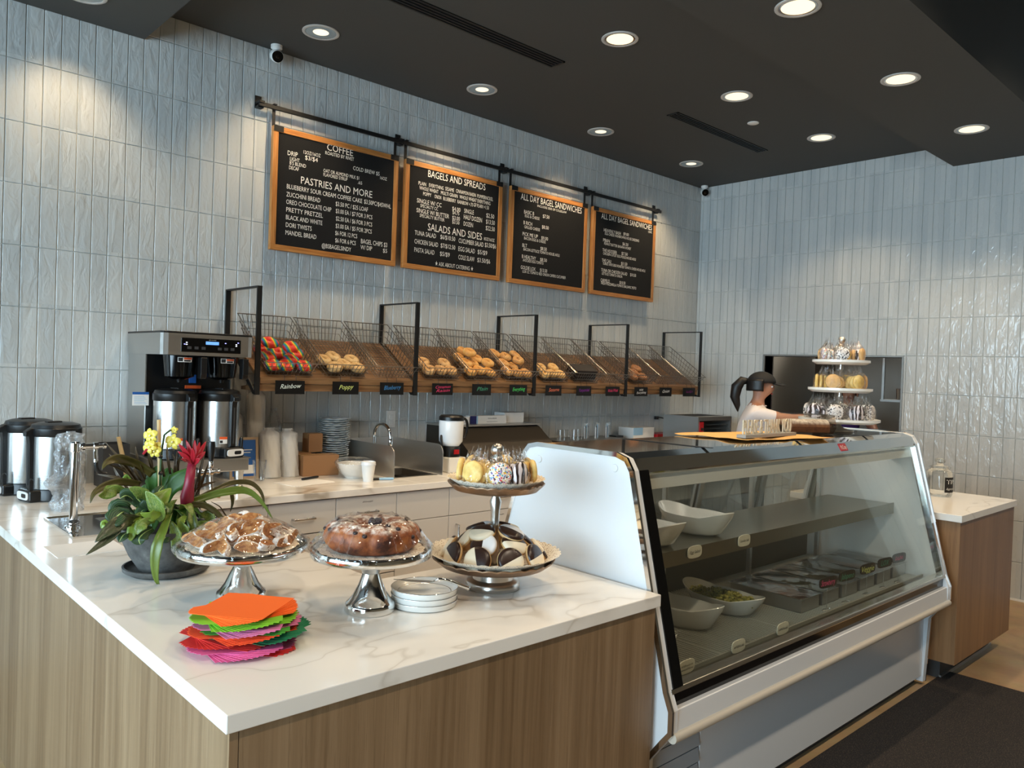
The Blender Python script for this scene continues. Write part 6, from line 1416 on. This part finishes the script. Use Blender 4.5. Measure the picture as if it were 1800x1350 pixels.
MB().add(fr+bk, f0+[tuple(k+n for k in reversed(f)) for f in f0]+sd).build('letters', M_PALE, sg).__setitem__('kind', 'stuff')
# loaf in a clear clamshell
lf = thing('loaf_box', 'sugared loaf cake in a clear clamshell on the display case', 'cake box', (3.74, 1.865, ZT), radians(-33)); 
t = NT('loaf_crust'); p = t.obj(); n2 = t.noise(p, 60, 3, .6); nzz = t.n('SeparateXYZ', i_Vector=t.n('NewGeometry').outputs['Normal']).outputs[2]
t.set(Base_Color=t.mix(t.math('MULTIPLY', t.ramp(nzz, (.35, (0, 0, 0)), (.8, (1, 1, 1))).outputs[0], t.ramp(n2.outputs[0], (.3, (.3, .3, .3)), (.6, (.9, .9, .9))).outputs[0]), t.ramp(n2.outputs[0], (.3, srgb(96, 58, 34)), (.7, srgb(140, 90, 54))).outputs[0], srgb(232, 222, 208)), Roughness=.7); M_LOAF = t.m
MB().surf(lambda u, v: Vector((.112*(2*u-1)*(.94+.06*sin(pi*v)), .052*cos(pi*v)*(1 if .02 < u < .98 else .8), .008+.062*(sin(pi*v)**.55)*(1 if .02 < u < .98 else .75))), 24, 16).build('loaf', M_LOAF, lf, 50)
tr_ = [(-.125, -.068), (.125, -.068), (.125, .068), (-.125, .068)]
def shell(z0, z1, s0, s1, name, mat):
    m = MB(); vs = []
    for (z, s) in ((z0, s0), (z1, s1)): vs += [(x*s, y*s, z) for x, y in tr_]
    m.add(vs, [(0, 1, 5, 4), (1, 2, 6, 5), (2, 3, 7, 6), (3, 0, 4, 7), (4, 5, 6, 7)] if name == 'lid' else [(0, 1, 5, 4), (1, 2, 6, 5), (2, 3, 7, 6), (3, 0, 4, 7), (3, 2, 1, 0)]); return m.build(name, mat, lf)
shell(.002, .035, .9, 1.0, 'tray', film('clamshell_base', (.62, .55, .5), .08, .1, .4)); ldm = shell(.035, .095, 1.0, .92, 'lid', M_CUPGL)
for k in range(22): MB().box(-.115+k*.0105, -.112+k*.0105, -.064, .064, .0945, .0965).build('lid_rib', M_CUPGL, ldm)
# tip jar on the right-hand counter
p = onz(1656, 872, ZC); tj = thing('tip_jar', 'round glass tip jar with a black label on the side counter', 'jar', (p.x, p.y+.02, ZC)); JR = .075
MB().lathe([(.001, .004), (JR*.9, .0), (JR, .012), (JR, .135), (JR*.9, .155), (JR*.72, .163), (JR*.72, .172)], 40).build('jar', M_GLASS, tj, 50)
ldj = MB().lathe([(JR*.80, .170), (JR*.82, .178), (JR*.6, .186), (.024, .192), (.018, .2), (.03, .207), (.032, .222), (.024, .23), (.001, .232)], 36).build('lid', M_GLASS, tj, 50)
jl = MB().lathe([(JR+.0008, .03), (JR+.0008, .122)], 10, a0=radians(-138), a1=radians(-62)).build('label', M_INK, tj, 1)
def on_jar(items):
    m = text_mesh(items, 0); R = JR+.0016; m.v = [(R*cos(radians(-100)+x/R), R*sin(radians(-100)+x/R), z) for x, y, z in m.v]; return m
on_jar([('TIPS', -.04, .04, .082, .026), ('Appreciated', -.042, .042, .046, .014, .3)]).build('lettering', M_LETTER, jl).__setitem__('kind', 'stuff')
# ------------------------------------------------------------------ prep table odds and ends
def carton2(name, x0, x1, y0, y1, h, mat, label, cat='box'):
    o = thing(name, label, cat, (x0, y0, TZ)); MB().box(0, x1-x0, 0, y1-y0, 0, h).build('body', mat, o, bev=.003); return o
wb_ = carton2('white_box', 5.50, 5.80, 4.33, 4.50, .215, M_WHITEM, 'white open carton on the prep table'); MB().box(.0, .13, -.003, .0, .15, .215).build('flap', M_LBLUE, wb_)
rb = carton2('red_crate', 5.815, 6.16, 4.30, 4.50, .15, M_RED, 'red plastic crate on the prep table'); MB().box(-.004, .349, -.004, 0, .135, .155).build('lip', M_RED, rb)
dv = carton2('card_reader', 5.30, 5.40, 4.36, 4.46, .15, M_BLK, 'small black device beside the white carton', 'device'); MB().box(-.01, .15, -.09, 0, 0, .115).build('holder', M_DGREY, dv)
ol2 = thing('power_cord', 'black power cord plugged into the tiles above the red crate', 'cord', (6.16, YW-.012, 1.10)); MB().tube(bez((-.02, -.002, .08), (.02, -.06, .10), (.14, -.05, .06), (.18, -.03, -.06), 10), .005, 8).build('cable', M_BLK, ol2, 1); MB().box(-.04, 0, -.025, .0, .065, .095).build('plug', M_BLK, ol2, bev=.003)
# conveyor toaster
to = thing('toaster_oven', 'stainless toaster oven with a red control strip on the prep table', 'toaster', (5.70, 3.80, TZ)); w, d, h = .52, .36, .345
MB().box(0, w, 0, d, .31, h).box(0, .02, 0, d, .03, .31).box(w-.02, w, 0, d, .03, .31).box(.02, w-.02, d-.02, d, .03, .31).box(.02, w-.02, 0, d, .03, .05).build('shell', M_STEELH, to)
MB().box(.02, .075, -.006, .0, .05, .30).build('control_strip', M_RED, to)
for z in (.10, .17, .24): MB().lathe([(.012, 0), (.011, -.012), (.0005, -.012)], 14, (.047, -.006, z), M=Rx(-pi/2)).build('knob', M_BLK, to)
for z in (.20, .235, .27):
    for k in range(12): MB().box(.10+.034*k, .104+.034*k, .01, d-.03, z, z+.004).build('rack_bar', M_STEEL, to)
MB().box(.09, w-.025, .0, .006, .06, .185).build('door_glass', M_BLKG, to)
for k in range(18): MB().box(.03+.026*k, .042+.026*k, .06, .30, h, h+.0015).build('vent_slot', M_BLK, to)
for x in (.03, w-.03):
    for y in (.03, d-.03): MB().lathe([(.015, 0), (.015, .03)], 10, (x, y, 0), cap=True).build('foot', M_BLK, to)
# ------------------------------------------------------------------ kitchen seen through the pass-through
kc = thing('kitchen_hood', 'dull stainless wall panel and hood inside the kitchen', 'hood', (XW+2.1, 2.5, 0))
MB().box(0, .03, -.9, 1.6, .9, 2.4).build('wall_panel', M_DSTEEL, kc); MB().prism([(-.6, 2.02), (.03, 2.02), (.03, 2.4), (-.3, 2.4)], 'y', -.9, 1.6).build('hood', M_DSTEEL, kc); MB().box(-.7, .03, -.9, 1.6, .0, .92).build('range', M_DSTEEL, kc)
ks = thing('kitchen_shelf', 'steel shelf with pans hanging inside the kitchen', 'shelf', (XW+.62, OY0+.02, 1.42)); MB().box(0, .35, -.35, .40, 0, .02).build('board', M_STEELH, ks)
for y in (-.33, .37): MB().box(.0, .02, y, y+.02, .02, 1.60).build('hanger_rod', M_STEEL, ks)
kp = thing('stock_pot', 'small steel pot on the kitchen shelf', 'pot', (XW+.78, OY0+.26, 1.44)); MB().lathe([(.001, .002), (.075, 0), (.078, .10), (.082, .102), (.074, .10), (.07, .006), (.001, .006)], 28).build('pot', M_STEELS, kp, 50); MB().tube([(0, -.075, .07), (-.02, -.24, .10)], .008, 8).build('handle', M_STEEL, kp)
for i in range(4):
    kt = thing('kitchen_tongs', 'steel utensil lying on the kitchen shelf beside the pot', 'utensil', (XW+.70+.07*i, OY0-.12, 1.446), 1.4, 'utensils on the kitchen shelf'); MB().tube([(-.1, 0, 0), (0, .008, .025+.008*i), (.12, 0, .012)], .006, 6).build('arm', M_CHROME, kt, 1)
tb1 = thing('food_tub', 'clear tub of chopped greens on the pass-through sill', 'tub', (XW+.12, OY0+.22, OZ0)); MB().box(-.08, .08, -.09, .09, 0, .13).build('tub', M_CUPGL, tb1); MB().box(-.075, .075, -.085, .085, .003, .09).build('greens', M_SAL, tb1)
l = bpy.data.lights.new('added_kitchen_lamp', 'AREA'); l.energy = 10; l.size = .5; l.color = (1, .86, .7); kl = thing('added_kitchen_light', 'unseen square ceiling light added to light the kitchen', 'light', (XW+1.5, 3.2, 3.085)); link('added_kitchen_lamp', l, kl, (0, 0, -.03)); MB().box(-.45, .45, -.45, .45, -.02, .012).build('added_diffuser', emit('added_kitchen_glow', (1, .9, .78), 1.5), kl)  # unseen lamp and glowing panel added to light the kitchen weakly
# ------------------------------------------------------------------ people
M_SKIN = sm('skin', srgb(176, 124, 98), .5); M_HAIR = sm('dark_hair', srgb(20, 16, 15), .45); M_SHIRT = sm('white_shirt', srgb(226, 216, 212), .8); M_TROUS = sm('dark_trousers', srgb(34, 34, 40), .8); M_SHOE = sm('black_shoes', srgb(20, 20, 20), .6); M_CAP = sm('black_cap', srgb(14, 14, 16), .7)
def person(label, loc, rz, joints, edges, regions, mats):
    """joints: name -> (pos, rx, ry); skin-modifier figure baked to one mesh; regions picks a material per face centre"""
    nm = list(joints); me = bpy.data.meshes.new('body'); me.from_pydata([joints[n][0] for n in nm], [(nm.index(a), nm.index(b)) for a, b in edges], [])
    ob = bpy.data.objects.new('body', me); COL.objects.link(ob); ob.modifiers.new('k', 'SKIN'); sl = me.skin_vertices[0].data
    for i, n in enumerate(nm): sl[i].radius = joints[n][1:3]; sl[i].use_root = (n == 'pelvis')
    s = ob.modifiers.new('u', 'SUBSURF'); s.levels = 2; s.render_levels = 2
    bpy.context.view_layer.update(); bm_ = bpy.data.meshes.new_from_object(ob.evaluated_get(bpy.context.evaluated_depsgraph_get())); bpy.data.objects.remove(ob)
    for m in mats: bm_.materials.append(m)
    for p in bm_.polygons: p.material_index = regions(p.center); p.use_smooth = True
    t = thing('person', label, 'person', loc, rz); link('body', bm_, t); return t
def J(reach):
    j = {'pelvis': ((0, 0, .90), .15, .12), 'waist': ((.0, 0, 1.03), .135, .105), 'chest': ((.01, 0, 1.19), .155, .115), 'ushoul': ((.0, 0, 1.29), .11, .085), 'neck': ((.02, 0, 1.36), .050, .050), 'neck2': ((.035, 0, 1.405), .050, .052), 'head': ((.045, 0, 1.475), .078, .092), 'crown': ((.04, 0, 1.54), .062, .075),
         'chin': ((.085, 0, 1.43), .035, .04), 'nose': ((.138, 0, 1.468), .010, .012),
         'sr': ((.0, -.155, 1.29), .058, .058), 'sl': ((.0, .155, 1.29), .058, .058),
         'hr': ((0, -.09, .84), .095, .10), 'kr': ((.02, -.10, .46), .062, .065), 'ar': ((-.01, -.10, .085), .042, .045), 'tr': ((.12, -.11, .04), .038, .035), 'hl': ((0, .09, .84), .095, .10), 'kl': ((.02, .10, .46), .062, .065), 'al': ((-.01, .10, .085), .042, .045), 'tl': ((.12, .11, .04), .038, .035)}
    er, wr, el, wl = reach
    j.update({'er': (er, .043, .043), 'wr': (wr, .028, .030), 'el': (el, .043, .043), 'wl': (wl, .028, .030)})
    for s, w, e in (('r', wr, er), ('l', wl, el)):
        d = (Vector(w)-Vector(e)).normalized(); sd = Vector((0, 1, 0)) if abs(d.y) < .8 else Vector((1, 0, 0)); sd = (sd-d*sd.dot(d)).normalized(); up = d.cross(sd); P = Vector(w)+d*.055
        j['p'+s] = (tuple(P), .034, .020)
        for k, (o, L) in enumerate(((-.026, .070), (-.009, .085), (.009, .080), (.026, .064))):
            b = P+sd*o+d*.03; j['f%s%d' % (s, k)] = (tuple(b), .0095, .0095); j['g%s%d' % (s, k)] = (tuple(b+d*L*.5-up*.006), .0085, .0085); j['h%s%d' % (s, k)] = (tuple(b+d*L-up*.024), .007, .007)
        th = P-sd*.032-d*.01; j['t%s0' % s] = (tuple(th), .011, .011); j['t%s1' % s] = (tuple(th-sd*.022+d*.035-up*.006), .0095, .0095); j['t%s2' % s] = (tuple(th-sd*.026+d*.06-up*.012), .008, .008)
    e = [('pelvis', 'waist'), ('waist', 'chest'), ('chest', 'ushoul'), ('ushoul', 'neck'), ('neck', 'neck2'), ('neck2', 'head'), ('head', 'crown'), ('head', 'chin'), ('head', 'nose'), ('ushoul', 'sr'), ('ushoul', 'sl'), ('sr', 'er'), ('er', 'wr'), ('sl', 'el'), ('el', 'wl'), ('pelvis', 'hr'), ('pelvis', 'hl'), ('hr', 'kr'), ('kr', 'ar'), ('ar', 'tr'), ('hl', 'kl'), ('kl', 'al'), ('al', 'tl')]
    for s in 'rl':
        e.append(('w'+s, 'p'+s)); e.append(('p'+s, 't%s0' % s)); e += [('t%s0' % s, 't%s1' % s), ('t%s1' % s, 't%s2' % s)]
        for k in range(4): e += [('p'+s, 'f%s%d' % (s, k)), ('f%s%d' % (s, k), 'g%s%d' % (s, k)), ('g%s%d' % (s, k), 'h%s%d' % (s, k))]
    return j, e
def dress(joints, cut=.62):
    er, sr = Vector(joints['er'][0]), Vector(joints['sr'][0]); el, sl = Vector(joints['el'][0]), Vector(joints['sl'][0]); wr, wl = Vector(joints['wr'][0]), Vector(joints['wl'][0])
    def reg(c):
        if c.z < .07: return 3
        for s, e, w in ((sr, er, wr), (sl, el, wl)):
            d = (e-s); t = (c-s).dot(d)/d.dot(d); q = w-e; u = (c-e).dot(q)/q.dot(q)
            if (c-(s+d*max(0, min(1, t)))).length < .075 and t > cut and c.z < 1.32: return 0
            if u > 0 and (c-(e+q*u)).length < .08: return 0
        if c.z > 1.345 and abs(c.y) < .14: return 0
        if c.z > .93: return 1
        return 2
    return reg
jj, ee = J(((.20, -.13, 1.255), (.42, .02, 1.275), (.16, .25, 1.10), (.36, .20, 1.12)))
pw_ = CAMP+ray(1335, 700)*6.02
P1 = person('person in a white t-shirt and black cap reaching toward the pass-through', (pw_.x-.03, pw_.y+.02, 0), radians(-54), jj, ee, dress(jj), [M_SKIN, M_SHIRT, M_TROUS, M_SHOE])
def head_bits(P, cap, hair):
    hc = Vector((.045, 0, 1.482))
    if cap:
        c_ = MB().surf(lambda u, v: Vector((hc.x-.004+.103*cos(2*pi*u)*cos(pi/2*v), .086*sin(2*pi*u)*cos(pi/2*v), 1.512+.083*sin(pi/2*v))), 28, 8, wu=True).build('cap', cap, P, 1, solid=.003)
        MB().surf(lambda u, v: Vector((hc.x+.085+.085*v*cos((u-.5)*1.6), .074*sin((u-.5)*2.6)*(1-.12*v), 1.517-.012*v-.012*abs(u-.5)*2)), 12, 6).build('cap_brim', cap, c_, 1, solid=.004)
    # hair at the back and sides, ponytail
    MB().surf(lambda u, v: Vector((hc.x-.012+.094*cos(pi*(.45+1.1*u)), .087*sin(pi*(.45+1.1*u)), 1.535-.085*v)), 20, 6).build('hair', hair, P, 1, solid=.012)
    if cap: MB().tube([(-.045, 0, 1.52), (-.095, 0, 1.525), (-.135, .0, 1.475), (-.145, 0, 1.40), (-.125, .0, 1.335), (-.12, 0, 1.29)], [.02, .034, .042, .036, .022, .004], 12).build('ponytail', hair, P, 1)
    for s in (-1, 1):
        MB().ball((.112, s*.034, 1.485), .010, .013, .008, nu=10, nv=8).build('eye', M_WHITEM, P, 1); MB().ball((.119, s*.034, 1.485), .005, nu=8, nv=6).build('pupil', M_HAIR, P, 1)
        MB().ball((.035, s*.082, 1.468), .016, .008, .026, nu=10, nv=8).build('ear', M_SKIN, P, 1); MB().box(.118, .128, s*.034-.014, s*.034+.014, 1.502, 1.507).build('eyebrow', hair, P)
    MB().ball((.118, 0, 1.432), .008, .020, .006, nu=10, nv=6).build('mouth', sm('lips_%s' % P.name, srgb(140, 70, 66), .5), P, 1)
head_bits(P1, M_CAP, M_HAIR); P1.scale = (1.03,)*3
MB().surf(lambda u, v: Vector((.02+.062*cos(2*pi*u), .070*sin(2*pi*u), 1.338+.008*v)), 24, 2, wu=True).build('collar', M_SHIRT, P1, 1, solid=.008)
# cook inside the kitchen, mostly hidden
j2, e2 = J(((.20, -.22, 1.12), (.38, -.14, 1.10), (.20, .22, 1.12), (.38, .14, 1.10)))
M_PURP = sm('purple_shirt', srgb(84, 50, 120), .8); pk = CAMP+ray(1500, 705)*6.9
P2 = person('person in a purple shirt working inside the kitchen', (XW+.95, pk.y+.42, 0), radians(215), j2, e2, dress(j2), [M_SKIN, M_PURP, M_TROUS, M_SHOE])
head_bits(P2, None, sm('brown_hair', srgb(92, 58, 38), .5))
